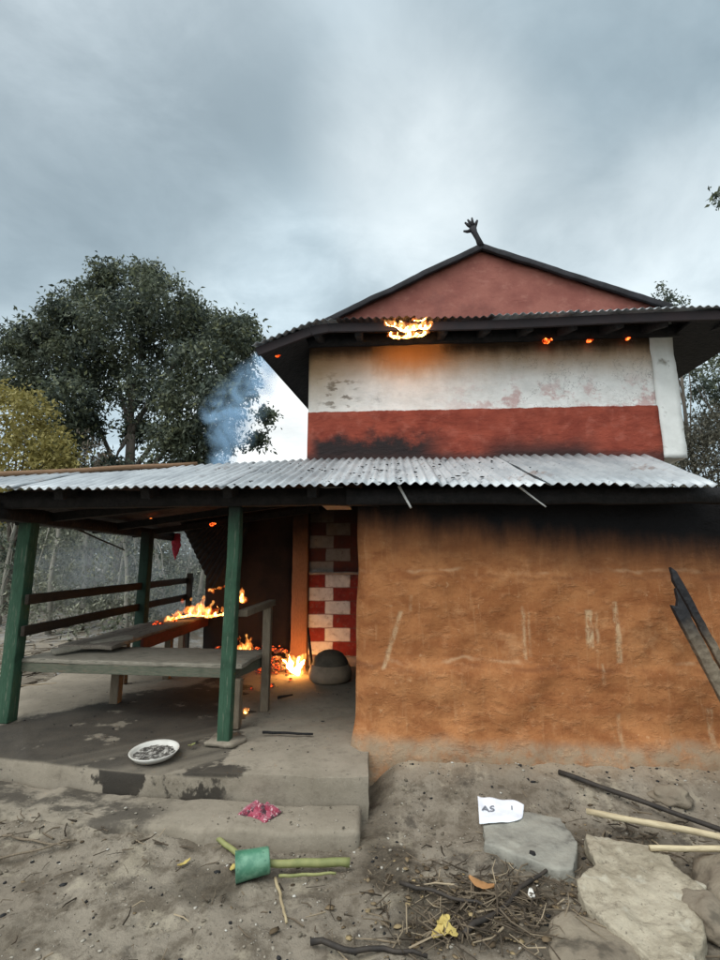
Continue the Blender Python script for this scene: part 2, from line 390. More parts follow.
# porch floor (concrete, wet and ash stained on the left)
def conc(name, floor=True):
    m, n = new_mat(name); p = n.pos(); x, y, z = n.xyz(p)
    f = n.noise(p, 2.2, 6, .65); g = n.noise(p, 14, 6, .7); e = n.noise(p, 60, 4, .7)
    c = n.mix(n.mr(f, .34, .68), (.28, .24, .185), (.21, .18, .136))
    c = n.mix(n.mr(g, .48, .72, 0, .55), c, (.14, .115, .085))
    c = n.mix(n.mr(e, .55, .7, 0, .4), c, (.30, .27, .22))
    # wet, soot-stained patch
    wx = n.m('ADD', x, n.m('MULTIPLY', n.m('SUBTRACT', n.noise(p, 2.6, 6, .65), .5), 1.1))
    if floor:
        wx = n.m('ADD', wx, n.m('MULTIPLY', n.m('SUBTRACT', y, 3.4), .28))
        wet = n.m('MULTIPLY', n.mr(wx, -1.10, -1.04, 1, 0), n.mr(n.noise(p, 3.3, 6, .65), .34, .42, .25, 1))
        nn_ = n.noise(p, 1.8, 6, .65)
        leftp = n.mr(n.m('ADD', n.m('ADD', x, n.m('MULTIPLY', n.m('SUBTRACT', y, 3.5), -.6)), n.m('MULTIPLY', n.m('SUBTRACT', nn_, .5), 1.3)), -3.68, -3.5)
        top = n.mr(z, .21, .235)
        drip = n.m('MULTIPLY', n.mr(n.noise(n.scale(p, (1, .3, .7)), 2.3, 6, .65), .50, .54), n.mr(n.m('ADD', x, n.m('MULTIPLY', g, .2)), -1.0, -.9, 1, 0))
        wet = n.m('MULTIPLY', n.m('MULTIPLY', wet, leftp), top)
        wet = n.m('MAXIMUM', wet, n.m('MULTIPLY', drip, n.m('SUBTRACT', 1, top)))
    else:
        wet = n.m('MULTIPLY', n.mr(n.noise(n.scale(p, (1, 1.6, .6)), 3.2, 7, .68), .42, .56), n.mr(wx, -1.6, -1.15, .85, 0))
    c = n.mix(n.m('MULTIPLY', wet, .93), c, n.mix(n.mr(f, .35, .7), (.017, .014, .011), (.05, .041, .031)))
    c = n.mix(n.mr(n.noise(p, 24, 4, .7), .66, .7, 0, .8), c, (.03, .027, .025))
    rg = n.m('SUBTRACT', .95, n.m('MULTIPLY', wet, .15))
    finish(n, c, rg, n.bump(n.m('ADD', g, n.m('MULTIPLY', e, .4)), .45, .012), .3); return m
M['floor'] = conc('porch concrete'); M['stepc'] = conc('step concrete', False)

# ground
m, n = new_mat('dusty earth'); p = n.pos(); x, y, z = n.xyz(p)
f = n.noise(p, 1.1, 6, .62); g = n.noise(p, 6, 7, .7); e = n.noise(p, 34, 6, .72)
c = n.mix(n.mr(f, .34, .66), (.175, .147, .113), (.25, .216, .168))
c = n.mix(n.mr(g, .45, .62, 0, .85), c, (.105, .085, .062))
c = n.mix(n.mr(n.noise(p, 3.1, 6, .7), .54, .64, 0, .55), c, (.36, .315, .235))
c = n.mix(n.mr(e, .54, .70, 0, .5), c, (.065, .053, .04))
vo = n.voro(p, 46); peb = n.m('MULTIPLY', n.mr(vo, .12, .22, 1, 0), n.mr(n.noise(p, 5, 3), .5, .6))
c = n.mix(n.m('MULTIPLY', peb, .6), c, (.33, .30, .25))
dk = n.mr(n.noise(p, 2.0, 6, .72), .55, .64, 0, .75)
c = n.mix(dk, c, (.055, .046, .037))
wd = n.m('MULTIPLY', n.mr(y, 3.45, 3.8), n.mr(x, -.2, .1))
c = n.mix(n.m('MULTIPLY', wd, n.mr(g, .3, .6, .25, .75)), c, (.38, .295, .205))
ps = n.m('MULTIPLY', n.m('SUBTRACT', n.noise(p, 4, 6, .7), .5), .28)
px_ = n.m('ADD', x, ps); py_ = n.m('ADD', y, ps)
for (x0, x1, y0, y1, a) in ((-.20, .10, 2.62, 3.0, .8), (.0, .72, 2.25, 2.66, .75), (.98, 1.5, 3.0, 3.16, .6), (-1.1, -.75, 2.45, 2.75, .6), (-2.2, -1.5, 2.0, 2.3, .4), (1.35, 1.6, 2.6, 2.9, .7), (.9, 1.0, 2.5, 3.0, .5), (-.2, .0, 3.0, 3.7, .5)):
    c = n.mix(n.m('MULTIPLY', n.box2(px_, py_, x0, x1, y0, y1, .07), a), c, n.mix(n.mr(e, .4, .65), (.035, .028, .02), (.10, .08, .056)))
far = n.mr(y, 7, 9)
c = n.mix(n.m('MULTIPLY', far, n.mr(g, .42, .62)), c, (.30, .29, .27))
h = n.m('ADD', n.m('MULTIPLY', g, .6), n.m('ADD', n.m('MULTIPLY', e, .35), n.m('MULTIPLY', peb, .25)))
finish(n, c, .97, n.bump(h, .9, .03), .12); M['ground'] = m

# ------------------------------------------------------------------ ground
def sst(a, b, v):
    t = min(1, max(0, (v - a) / (b - a))); return t * t * (3 - 2 * t)
def gz(x, y, fine=True):
    mound = sst(-.22, .05, x) * (sst(3.0, 3.75, y) * .165 + .02)
    left = sst(-3.6, -4.1, x) * sst(3.2, 4.2, y) * .16
    back = sst(8.0, 11, y) * .25 + max(0, min(y, 60) - 9) * .045
    pile = (.25 + .75 * sst(-.9, -1.35, x)) * sst(.0, -.3, x) * sst(2.70, 2.96, y) * .10 * (.55 + .9 * mn.noise(Vector((x * 1.7, y * 2, 3))))
    z = mound + left + back + max(0, pile)
    if y < 12 and abs(x) < 9 and fine:
        z += mn.fractal(Vector((x * 1.3, y * 1.3, .3)), .7, 2, 3) * .03
        z += mn.fractal(Vector((x * 7, y * 7, 1.7)), .6, 2, 4) * .018
    if -3.9 < x < -.24 and 3.0 < y < 8: z = min(z, .06)
    return z
def axis(lo, hi, st, far):
    a = list(np.arange(lo, hi + 1e-6, st)); s = st; q = lo; L = []
    while q > -far: s *= 1.22; q -= s; L.append(q)
    s = st; q = hi; H = []
    while q < far: s *= 1.22; q += s; H.append(q)
    return L[::-1] + a + H
gx = axis(-3.2, 2.6, .026, 400); gy = axis(1.6, 4.0, .026, 400)
V = [(x, y, gz(x, y)) for y in gy for x in gx]; nx = len(gx)
ii = np.arange((len(gy) - 1) * (nx - 1)); rr = ii // (nx - 1); cc = ii % (nx - 1); b0 = rr * nx + cc
me = arr_mesh('ground', V, np.stack([b0, b0 + 1, b0 + nx + 1, b0 + nx], 1))
me.polygons.foreach_set('use_smooth', [True] * len(me.polygons))
tag(put_mesh('ground', me, M['ground']), kind='structure')

# ------------------------------------------------------------------ house
house = empty('mud_house', (1.0, 5.0, 0))
tag(house, 'two storey mud house with red gable, white and red upper wall and burning tin roofs', 'house')
H = house

# clay front wall: a thick slab with a lumpy skin
cw = bpy.data.meshes.new('clay_wall')
xs = np.arange(-.28, 4.61, .035); zs = np.arange(-.1, 2.16, .035)
V = []; F = []
def clay_y(x, z):
    p = Vector((x, 0, z))
    b = mn.fractal(p * 1.3, .7, 2, 3) * .034 + mn.fractal(p * 5, .6, 2, 4) * .011
    w = .05 * mn.noise(Vector((x * 1.6, 7, 0)))
    b -= .040 * sst(1.50 + w, 1.44 + w, z) * (.5 + .5 * mn.noise(Vector((x * .9, 2, 0))) + .2)
    b -= .048 * sst(.83 + w * .8, .77 + w * .8, z) * (.6 + .6 * mn.noise(Vector((x * 1.1, 5, 0))))
    b -= .05 * sst(.42, .20, z)
    return 3.82 + b
def clay_x(x, z):          # the free end wanders a little and rounds off
    return x + .02 * mn.noise(Vector((z * 2.3, 1, 1))) + (-.03 * sst(.45, .2, z) - .01 * sst(1.2, .6, z)) * sst(.3, -.28, x)
nzv = len(zs)
for x in xs:
    t = sst(-.17, -.28, x)
    for z in zs: V.append((clay_x(x, z), clay_y(x, z) + .07 * t * t, z))
k0 = len(V)
for x in (xs[0], xs[-1]):
    for z in zs: V.append((clay_x(x, z) + (.0 if x > 0 else .004), 4.22, z))
nxv = len(xs)
for i in range(nxv - 1):
    for j in range(nzv - 1): F.append((i * nzv + j, (i + 1) * nzv + j, (i + 1) * nzv + j + 1, i * nzv + j + 1))
for j in range(nzv - 1):
    F.append((k0 + j, j, j + 1, k0 + j + 1))
    F.append(((nxv - 1) * nzv + j, k0 + nzv + j, k0 + nzv + j + 1, (nxv - 1) * nzv + j + 1))
    F.append((k0 + nzv + j, k0 + j, k0 + j + 1, k0 + nzv + j + 1))
cw.from_pydata(V, [], F); cw.polygons.foreach_set('use_smooth', [True] * len(cw.polygons)); cw.update()
put_mesh('clay_wall', cw, M['clay'], H)

# return wall of the front room and the room behind (dark, seen under the eave)
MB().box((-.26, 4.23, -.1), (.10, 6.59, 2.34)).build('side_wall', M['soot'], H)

# upper storey
def lumpy_wall(name, x0, x1, yf, z0, z1, mat, th=.35, ledge=None, st=.045, amp=.012):
    xs = np.linspace(x0, x1, max(2, int((x1 - x0) / st))); zs = np.linspace(z0, z1, max(2, int((z1 - z0) / st)))
    V = []; F = []; nz = len(zs)
    for x in xs:
        for z in zs:
            p = Vector((x, yf, z)); b = mn.fractal(p * 1.6, .7, 2, 4) * amp
            if ledge and z < ledge: b -= .022
            V.append((x, yf + b, z))
    for i in range(len(xs) - 1):
        for j in range(nz - 1): F.append((i * nz + j, (i + 1) * nz + j, (i + 1) * nz + j + 1, i * nz + j + 1))
    k = len(V); n_ = len(xs)
    rim = [(i * nz) for i in range(n_)] + [(n_ - 1) * nz + j for j in range(1, nz)] + [i * nz + nz - 1 for i in range(n_ - 2, -1, -1)] + [j for j in range(nz - 2, 0, -1)]
    for r_ in rim: V.append((V[r_][0], yf + th, V[r_][2]))
    L = len(rim)
    for a in range(L): F.append((rim[a], k + a, k + (a + 1) % L, rim[(a + 1) % L]))
    F.append(tuple(k + a for a in range(L)))
    me = bpy.data.meshes.new(name); me.from_pydata(V, [], F)
    me.polygons.foreach_set('use_smooth', [len(f) == 4 for f in F]); me.update()
    o = put_mesh(name, me, mat, H); return o
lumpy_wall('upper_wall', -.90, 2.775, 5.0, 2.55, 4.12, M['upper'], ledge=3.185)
MB().box((2.778, 4.985, 2.62), (3.01, 5.36, 4.12)).build('corner_pilaster', M['white'], H, rough=(.08, .010, 3, 2))
MB().box((-.90, 5.36, 2.3), (-.55, 9.5, 4.1)).build('upper_side_wall', M['white'], H)
MB().box((2.65, 5.37, 0), (3.0, 9.5, 4.1)).build('upper_side_wall', M['white'], H)
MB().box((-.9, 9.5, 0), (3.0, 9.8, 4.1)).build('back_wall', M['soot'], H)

# gable
gb = MB(); gv = [(-.99, 4.11), (3.06, 4.265), (1.04, 5.085)]
gb.add([(x, 5.03, z) for x, z in gv] + [(x, 5.30, z) for x, z in gv], [(0, 1, 2), (5, 4, 3), (0, 3, 4, 1), (1, 4, 5, 2), (2, 5, 3, 0)])
gb.build('gable_wall', M['gable'], H, rough=(.09, .008, 3, 4))

# main roof slopes, tin
def corr(name, A, B, u0, u1, nrm, mat, parent, rows=5, amp=.011, pitch=.076, sub=6, jit=0, seed=0, th=.0015, bent=0):
    n_ = int((u1 - u0) / pitch * sub) + 1; us = [u0 + (u1 - u0) * i / n_ for i in range(n_ + 1)]
    V = []; F = []; nrm = Vector(nrm).normalized(); rw = rows + 1
    for u in us:
        a, b = Vector(A(u)), Vector(B(u))
        for k in range(rw):
            p = a.lerp(b, k / rows)
            q = amp * math.sin(2 * math.pi * u / pitch)
            w = jit * mn.noise(Vector((u * 1.3 + seed, k * .7, seed * 2.1)))
            if bent and k == 0: w += bent * mn.noise(Vector((u * 3, seed, 4)))
            V.append(p + nrm * (q + w))
    for i in range(n_):
        for k in range(rows): F.append((i * rw + k, (i + 1) * rw + k, (i + 1) * rw + k + 1, i * rw + k + 1))
    me = bpy.data.meshes.new(name); me.from_pydata(V, [], F); me.polygons.foreach_set('use_smooth', [True] * len(F)); me.update()
    o = put_mesh(name, me, mat, parent)
    s = o.modifiers.new('thickness', 'SOLIDIFY'); s.thickness = th; s.offset = 0
    return o
ap = (1.04, 5.10)
# left slope: ridge to the left eave (the eave creeps in towards the back)
corr('main_roof', lambda u: (-1.36 + (u - 4.6) * .115, u, 3.925), lambda u: (1.04, u, 5.125), 4.99, 9.9, (-.45, 0, 1), M['tinold'], H, rows=4, jit=.01)
corr('main_roof', lambda u: (3.62 + (u - 4.6) * -.01, u, 4.03), lambda u: (1.04, u, 5.125), 4.99, 9.9, (.45, 0, 1), M['tinold'], H, rows=4, jit=.01, seed=3)
for x1, z1 in ((-.86, 4.165), (3.02, 4.27)):
    b = MB().bar((ap[0], 4.965, ap[1] - .01), (x1, 4.965, z1), .045, .062, up=(0, 0, 1))
    b.build('barge_board', M['barge'], H, bevel=.006, rough=(.12, .008, 3, int(x1 + 3)))
# ridge ornament: a carved hand-like finial
fo = MB()
fo.tube([(1.04, 4.96, 5.095), (1.01, 4.96, 5.185), (.975, 4.96, 5.265), (.955, 4.96, 5.325)], [.040, .031, .033, .046], 8)
for pts, rad in (([(.94, 4.96, 5.295), (.895, 4.96, 5.283), (.850, 4.96, 5.291)], [.022, .018, .010]),
                 ([(.945, 4.96, 5.335), (.905, 4.96, 5.365), (.872, 4.96, 5.400)], [.022, .018, .010]),
                 ([(.952, 4.96, 5.350), (.925, 4.96, 5.400), (.905, 4.96, 5.435)], [.022, .017, .010]),
                 ([(.965, 4.96, 5.350), (.955, 4.96, 5.410), (.953, 4.96, 5.455)], [.022, .017, .010]),
                 ([(.98, 4.96, 5.335), (.998, 4.96, 5.385), (1.012, 4.96, 5.420)], [.022, .018, .012])):
    fo.tube(pts, rad, 7)
fo.build('roof_ornament', M['barge'], H, smooth=True)

# skirt roof across the gable's foot
def ez(x):
    z = 3.985 - .012 * math.sin(x * 1.7)
    if x < -.72: z += (x + .72) * .37
    return z
def ey(x): return 4.47
skirt = empty('skirt_roof', (1, 4.7, 4.0)); skirt.parent = H; skirt.matrix_parent_inverse = WM(H).inverted()
sx = -1.40; si = 0
while sx < 4.2:
    w_ = .80; e = min(4.25, sx + w_ + .06); dz = .004 * (si % 2); dy = random.uniform(-.015, .015)
    corr('roof_sheet', lambda u, dz=dz, dy=dy: (u, 4.47 + dy, ez(u) + dz), lambda u, dz=dz: (u, 5.02, ez(u) + .20 + dz), sx, e, (0, -.35, 1), M['tin2'] if sx > .4 or sx < -1.3 else M['tinold'], skirt, rows=4, jit=.006, seed=si, bent=.008)
    sx += w_; si += 1
# fascia pole behind the edge and rafters
def fpts(x0, x1, y, dz, n_=24): return [(x0 + (x1 - x0) * i / n_, y, ez(x0 + (x1 - x0) * i / n_) + dz) for i in range(n_ + 1)]
fb = MB()
P_ = fpts(-1.36, 4.2, 4.53, -.065, 30)
for a, b in zip(P_[:-1], P_[1:]): fb.bar(a, b, .03, .09)
fb.build('eave_board', M['tinred'], H)
for x in (-.75, -.32, .12, .55, .98, 1.40, 1.83, 2.27, 2.7):
    MB().bar((x, 4.56, 3.90), (x, 5.0, 4.03), .07, .09).build('rafter', M['char'], H, rough=(.1, .008, 4, int(x * 9)))
for x in (3.3, 3.8):
    MB().bar((x, 4.56, 3.90), (x, 5.3, 4.05), .07, .09).build('rafter', M['char'], H)
MB().bar((-1.3, 4.965, 4.0), (3.6, 4.965, 4.0), .05, .12).build('wall_plate', M['char'], H, rough=(.12, .008, 3, 9))
# ceiling boards that close the side overhangs from below
MB().add([(-1.37, 4.6, 3.72), (-.9, 4.6, 3.94), (-.9, 9.5, 3.94), (-.84, 9.5, 3.72), (-1.37, 4.6, 3.745), (-.9, 4.6, 3.965), (-.9, 9.5, 3.965), (-.84, 9.5, 3.745)],
         [(0, 1, 2, 3), (7, 6, 5, 4), (0, 4, 5, 1), (1, 5, 6, 2), (2, 6, 7, 3), (3, 7, 4, 0)]).build('eave_lining', M['char'], H)
MB().add([(3.02, 4.6, 3.95), (3.62, 4.6, 3.84), (3.55, 9.8, 3.84), (3.02, 9.8, 3.95), (3.02, 4.6, 3.975), (3.62, 4.6, 3.865), (3.55, 9.8, 3.865), (3.02, 9.8, 3.975)],
         [(0, 1, 2, 3), (7, 6, 5, 4), (0, 4, 5, 1), (1, 5, 6, 2), (2, 6, 7, 3), (3, 7, 4, 0)]).build('eave_lining', M['char'], H)

# lower roof ------------------------------------------------------------------
low = empty('lower_roof', (0, 4.2, 2.3)); low.parent = H; low.matrix_parent_inverse = WM(H).inverted()
def lz(x): return 2.11 - .012 * max(0, x) + .006 * math.sin(x * 2.1 + 1)
HX0, HX1 = -4.6, -.90
def ltop(x):
    if x >= HX1: t = 1
    else: t = max(.03, (x - HX0) / (HX1 - HX0))
    return 3.4 + 1.6 * t, t
def LA(u, dz, dy): return (u, 3.4 + dy, lz(u) + dz)
def LB(u, dz):
    y, t = ltop(u); return (u + (max(0, u - 1.4) * .45 * t if u > 1.4 else 0), y, lz(u) + (2.665 - lz(u)) * t + dz)
sx = -4.5; si = 0
while sx < 2.2:
    e = min(2.22, sx + .86); dz = .010 * (si % 2); dy = random.uniform(-.03, .03)
    corr('roof_sheet', lambda u, dz=dz, dy=dy: LA(u, dz, dy), lambda u, dz=dz: LB(u, dz), sx, e, (0, -.33, 1), M['tin'] if si % 3 != 1 else M['tin2'], low, rows=6, amp=.012, jit=.014, seed=si + 11, bent=.014)
    sx += .80; si += 1
# side slope over the left of the porch
corr('side_roof', lambda u: (-3.95, u, 1.98), lambda u: ((-3.95 + (max(3.5, u) - 3.4) / 1.6 * 3.0) if u < 5 else -.95, u, (2.0 + (max(3.5, u) - 3.4) / 1.6 * .64) if u < 5 else 2.64), 3.55, 7.5, (-.22, 0, 1), M['tinold'], H, rows=5, jit=.006, seed=30)
# burnt sheet hanging down at the back of the porch
corr('burnt_sheet', lambda u: (-2.30 - u * .0, 6.55, 1.22 + u * .0) if u < .02 else (-2.42 - u * .55, 6.55 + .05 * u, 1.16 + u * .95), lambda u: (-1.9 - u * .62, 6.5, 2.22), 0, 1.05, (0, 1, .2), M['char'], H, rows=4, jit=.02, seed=8)
# beams and purlins
MB().bar((-4.3, 3.80, 2.075), (-.1, 3.76, 2.075), .11, .13).build('eave_beam', M['char'], H, rough=(.15, .010, 3, 5))
MB().bar((-.35, 3.62, 2.055), (4.3, 3.62, 2.035), .09, .11).build('eave_beam', M['char'], H, rough=(.15, .010, 3, 6))
MB().bar((-3.25, 3.7, 1.985), (-3.42, 7.4, 1.975), .11, .12).build('side_beam', M['char'], H, rough=(.15, .010, 3, 7))
for x in (-2.6, -1.9, -1.25, -.6):
    t = ltop(x)[1]
    MB().bar((x, 3.55, 2.09), (x, 3.4 + 1.6 * t + (2.2 if x > -1 else .0), 2.02 + .55 * t), .07, .08).build('rafter', M['char'], H)
for y in (4.4, 5.6, 6.5):
    MB().bar((-3.6, y, 1.96), (-1.0, y, 2.30 if y > 4.6 else 2.22), .07, .08).build('rafter', M['char'], H)
MB().box((-1.3, 5.0, 2.42), (-.28, 6.62, 2.5)).build('porch_ceiling', M['char'], H)
MB().box((.12, 5.0, 2.40), (2.64, 9.4, 2.46)).build('room_ceiling', M['char'], H)
# posts
def post(x, y, zt, w, mat, lean=0, z0=.235):
    return MB().bar((x, y, z0), (x + lean, y, zt), w, w, up=(0, 1, 0)).build('porch_post', mat, H, bevel=.008, rough=(.16, .005, 3, int(x * 10)))
post(-3.29, 4.16, 2.02, .115, M['post']); post(-1.27, 3.81, 2.02, .095, M['post'], .01); post(-3.12, 5.98, 1.97, .12, M['postback'])
MB().prism([(-1.40, 3.74), (-1.18, 3.70), (-1.12, 3.86), (-1.22, 3.95), (-1.38, 3.93)], .235, .262).build('post_foot', M['stepc'], H, rough=(.05, .012, 6, 2))
# recess walls
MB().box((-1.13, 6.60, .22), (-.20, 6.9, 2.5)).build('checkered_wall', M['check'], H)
MB().box((-1.13, 6.575, 1.415), (-.26, 6.598, 1.455)).build('wall_ledge', M['ledge'], H, rough=(.08, .006, 6, 2))
MB().box((-1.125, 6.57, .22), (-.26, 6.598, .365)).build('wall_skirting', M['ledge'], H, rough=(.08, .006, 6, 3))
MB().box((-1.35, 6.50, .23), (-1.135, 6.72, 2.45)).build('pillar', M['pillar'], H, bevel=.012, rough=(.1, .006, 3, 5))
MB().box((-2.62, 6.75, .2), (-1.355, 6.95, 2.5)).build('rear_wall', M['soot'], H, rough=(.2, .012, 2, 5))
# platform and step
fl = MB(); FP = [(-4.0, 3.60), (-2.75, 3.46), (-1.95, 3.33), (-1.26, 3.25), (-.7, 3.255), (-.17, 3.27), (-.19, 3.95), (-.23, 6.7), (-1.0, 7.6), (-4.0, 7.6)]
fl.prism(FP, -.05, .24).build('porch_floor', M['floor'], H, bevel=.03, rough=(.10, .02, 2.4, 3))
st = MB().prism([(-4.0, 3.2), (-2.3, 2.98), (-1.1, 2.91), (-.6, 2.91), (-.19, 2.94), (-.19, 3.24), (-1.26, 3.22), (-2.75, 3.43), (-4.0, 3.57)], -.08, .10)
st.build('step', M['stepc'], H, bevel=.03, rough=(.09, .022, 2.8, 6))

# ------------------------------------------------------------------ benches
b = empty('porch_bench', (-2.3, 4.4, .24)); tag(b, 'grey plank bench along the front of the porch behind the middle green post', 'bench')
MB().bar((-3.25, 4.54, .725), (-1.22, 4.42, .725), .70, .035).build('seat', M['bench'], b, bevel=.006, rough=(.12, .006, 2.5, 1))
MB().bar((-3.28, 4.215, .67), (-1.40, 4.10, .67), .035, .075).build('apron', M['apron'], b, bevel=.004)
MB().bar((-1.36, 4.09, .655), (-1.22, 4.72, .655), .035, .095).build('apron', M['apron'], b, bevel=.004)
for x, y, zt in ((-2.68, 4.76, .705), (-1.30, 4.14, .62)):
    MB().bar((x, y, .235), (x, y, zt), .085, .085, up=(0, 1, 0)).build('leg', M['leg'], b, bevel=.008)
MB().bar((-1.175, 4.60, .235), (-1.175, 4.60, 1.17), .075, .075, up=(0, 1, 0)).build('leg', M['leg'], b, bevel=.008)
MB().bar((-1.20, 3.90, 1.165), (-1.165, 4.72, 1.19), .075, .055).build('armrest', M['leg'], b, bevel=.008)

b = empty('railed_bench', (-2.9, 5.6, .24)); tag(b, 'long scorched bench with two dark back rails on the open left side of the porch', 'bench')
MB().bar((-2.84, 4.45, .80), (-2.84, 7.35, .84), .52, .035).build('seat', M['benchside'], b, bevel=.006, rough=(.12, .008, 2.5, 4))
MB().bar((-2.575, 4.98, .745), (-2.575, 7.35, .785), .03, .115).build('apron', M['redapron'], b, bevel=.004)
MB().bar((-3.14, 4.05, 1.255), (-3.13, 7.5, 1.315), .035, .085).build('rail', M['rail'], b, bevel=.004, rough=(.2, .005, 2, 5))
MB().bar((-3.15, 4.05, .99), (-3.14, 7.5, 1.07), .035, .085).build('rail', M['rail'], b, bevel=.004, rough=(.2, .005, 2, 6))
for x, y in ((-2.64, 5.75), (-2.66, 7.0), (-3.03, 7.0), (-3.03, 5.5)):
    MB().bar((x, y, .235), (x, y, .79), .075, .075, up=(0, 1, 0)).build('leg', M['leg'], b, bevel=.006)
MB().bar((-3.09, 7.3, .235), (-3.09, 7.3, 1.42), .07, .07, up=(0, 1, 0)).build('back_post', M['rail'], b)
o = MB().bar((-3.06, 4.33, .775), (-2.63, 4.86, .835), .13, .03).build('loose_board', M['bench'], None, bevel=.003, rough=(.08, .006, 4, 8))
tag(o, 'loose grey board with a dark end lying across the corner where the two benches meet', 'board')

# ------------------------------------------------------------------ fire
def PX(x, y, Y):
    """a point of the place seen in a given direction, at depth Y behind the camera plane"""
    F = Vector((-math.sin(YAW) * math.cos(PITCH), math.cos(YAW) * math.cos(PITCH), math.sin(PITCH))); Rv = Vector((math.cos(YAW), math.sin(YAW), 0)); U = Rv.cross(F)
    d = F + Rv * ((x - 360) / 480) + U * ((480 - y) / 480); return Vector((0, 0, CH)) + d * (Y / d.y)

def fire_vol(name, dens, emis, sc, stretch=.35):
    m, n = new_mat(name); p = n.pos()
    q = n.noise(n.scale(p, (sc, sc, sc * stretch)), 1, 4, .6, 1.2)
    d = n.mr(q, .36, .68)
    colr = n.ramp(d, [(0, (1, .07, .006)), (.35, (1, .17, .018)), (.7, (1, .36, .06)), (1, (1, .62, .2))])
    e = n.new('ShaderNodeEmission'); n.put(e.inputs[0], colr)
    n.put(e.inputs[1], n.m('MULTIPLY', n.m('ADD', n.m('POWER', d, 1.4), .06), emis))
    n.l.new(e.outputs[0], n.out.inputs['Volume']); return m
M['flame'] = fire_vol('flame', 1, 34, 16)
m, n = new_mat('flame core'); p = n.pos()
q = n.noise(n.scale(p, (1, 1, .4)), 26, 4, .6)
e = n.new('ShaderNodeEmission'); n.put(e.inputs[0], n.ramp(q, [(.3, (1, .26, .03)), (.5, (1, .48, .13)), (.68, (1, .72, .36))])); n.put(e.inputs[1], n.mr(q, .3, .7, 2.2, 7.5))
n.l.new(e.outputs[0], n.out.inputs[0]); M['core'] = m
m, n = new_mat('glowing ember'); p = n.pos()
q = n.noise(p, 34, 4, .65)
b_ = n.new('ShaderNodeBsdfPrincipled'); n.put(b_.inputs['Base Color'], n.mix(n.mr(q, .4, .6), (.10, .09, .085), (.02, .018, .017)))
n.put(b_.inputs['Roughness'], .95)
n.put(b_.inputs['Emission Color'], n.ramp(q, [(.48, (.55, .015, .002)), (.60, (1, .09, .01)), (.74, (1, .3, .05))]))
n.put(b_.inputs['Emission Strength'], n.mr(q, .5, .68, 0, 4.2)); n.l.new(b_.outputs[0], n.out.inputs[0]); M['ember'] = m

def tongues(spec, mb, jit=.03, seg=8, wisps=0):
    """spec: (base xyz, height, width, lean x, lean y)"""
    for (b, h, w, lx, ly) in spec:
        b = Vector(b); pts = []; rad = []; ph = random.random() * 6; fq = random.uniform(4, 8)
        for i in range(10):
            t = i / 9
            pts.append(b + Vector((lx * t * t + jit * math.sin(ph + t * fq) * t, ly * t + jit * .6 * math.cos(ph * 2 + t * 4) * t, h * t)))
            rad.append(max(.003, w * (math.sin(math.pi * min(1, .2 + t * .8)) ** .7) * (1 - t * .35) * (1 + .35 * math.sin(ph * 3 + t * 9))))
        mb.tube(pts, rad, seg)
        for k in range(wisps):
            q = b + Vector((lx * .8 + random.gauss(0, w * 1.3), ly + random.gauss(0, w * .5), h * random.uniform(.45, 1.25))); r_ = w * random.uniform(.15, .4)
            mb.blob(q, (r_, r_, r_ * random.uniform(1, 2.2)), 1, .5, 2, k + int(h * 100))
    return mb
CORES = {}
def core_mat(k):
    if k in CORES: return CORES[k]
    m, n = new_mat('flame core'); p = n.pos()
    q = n.noise(n.scale(p, (1, 1, .5)), 30, 4, .65, .6)
    e = n.new('ShaderNodeEmission'); n.put(e.inputs[0], n.ramp(q, [(.33, (1, .17, .02)), (.46, (1, .33, .05)), (.62, (1, .50, .14))])); n.put(e.inputs[1], n.mr(q, .34, .64, 1.0 * k, 8 * k))
    n.l.new(e.outputs[0], n.out.inputs[0]); CORES[k] = m; return m
def flame(name, label, spec, core=.5, group=None, k=1, vox=.012, wisps=2, ncore=None):
    """tongues of glowing gas with a hotter heart in the root of each"""
    c = Vector(spec[0][0]); e = empty(name, c); tag(e, label, 'flame', group)
    o = tongues(spec, MB(), wisps=wisps).build('flame_tongue', M['flame'], e, smooth=True)
    r_ = o.modifiers.new('merge', 'REMESH'); r_.mode = 'VOXEL'; r_.voxel_size = vox
    tx = bpy.data.textures.new('lick', 'CLOUDS'); tx.noise_scale = .06
    dm = o.modifiers.new('lick', 'DISPLACE'); dm.texture = tx; dm.strength = .05; dm.mid_level = .5
    if core:
        mb = tongues([(tuple(Vector(b) + Vector((0, 0, h * .06))), h * core, w * .36, lx * core * core, ly * core) for b, h, w, lx, ly in spec[:ncore]], MB(), .012)
        bs = [Vector(b) + Vector((0, 0, h * .12)) for b, h, w, lx, ly in spec[:ncore]]
        for a_, b_ in zip(bs[:-1], bs[1:]):
            if (b_ - a_).length < .2: mb.tube([a_, (a_ + b_) / 2, b_], spec[0][2] * .3, 6)
        o = mb.build('flame_core', core_mat(k), e, smooth=True)
        r_ = o.modifiers.new('merge', 'REMESH'); r_.mode = 'VOXEL'; r_.voxel_size = vox * .8
        dm = o.modifiers.new('lick', 'DISPLACE'); dm.texture = tx; dm.strength = .03; dm.mid_level = .5
    return e
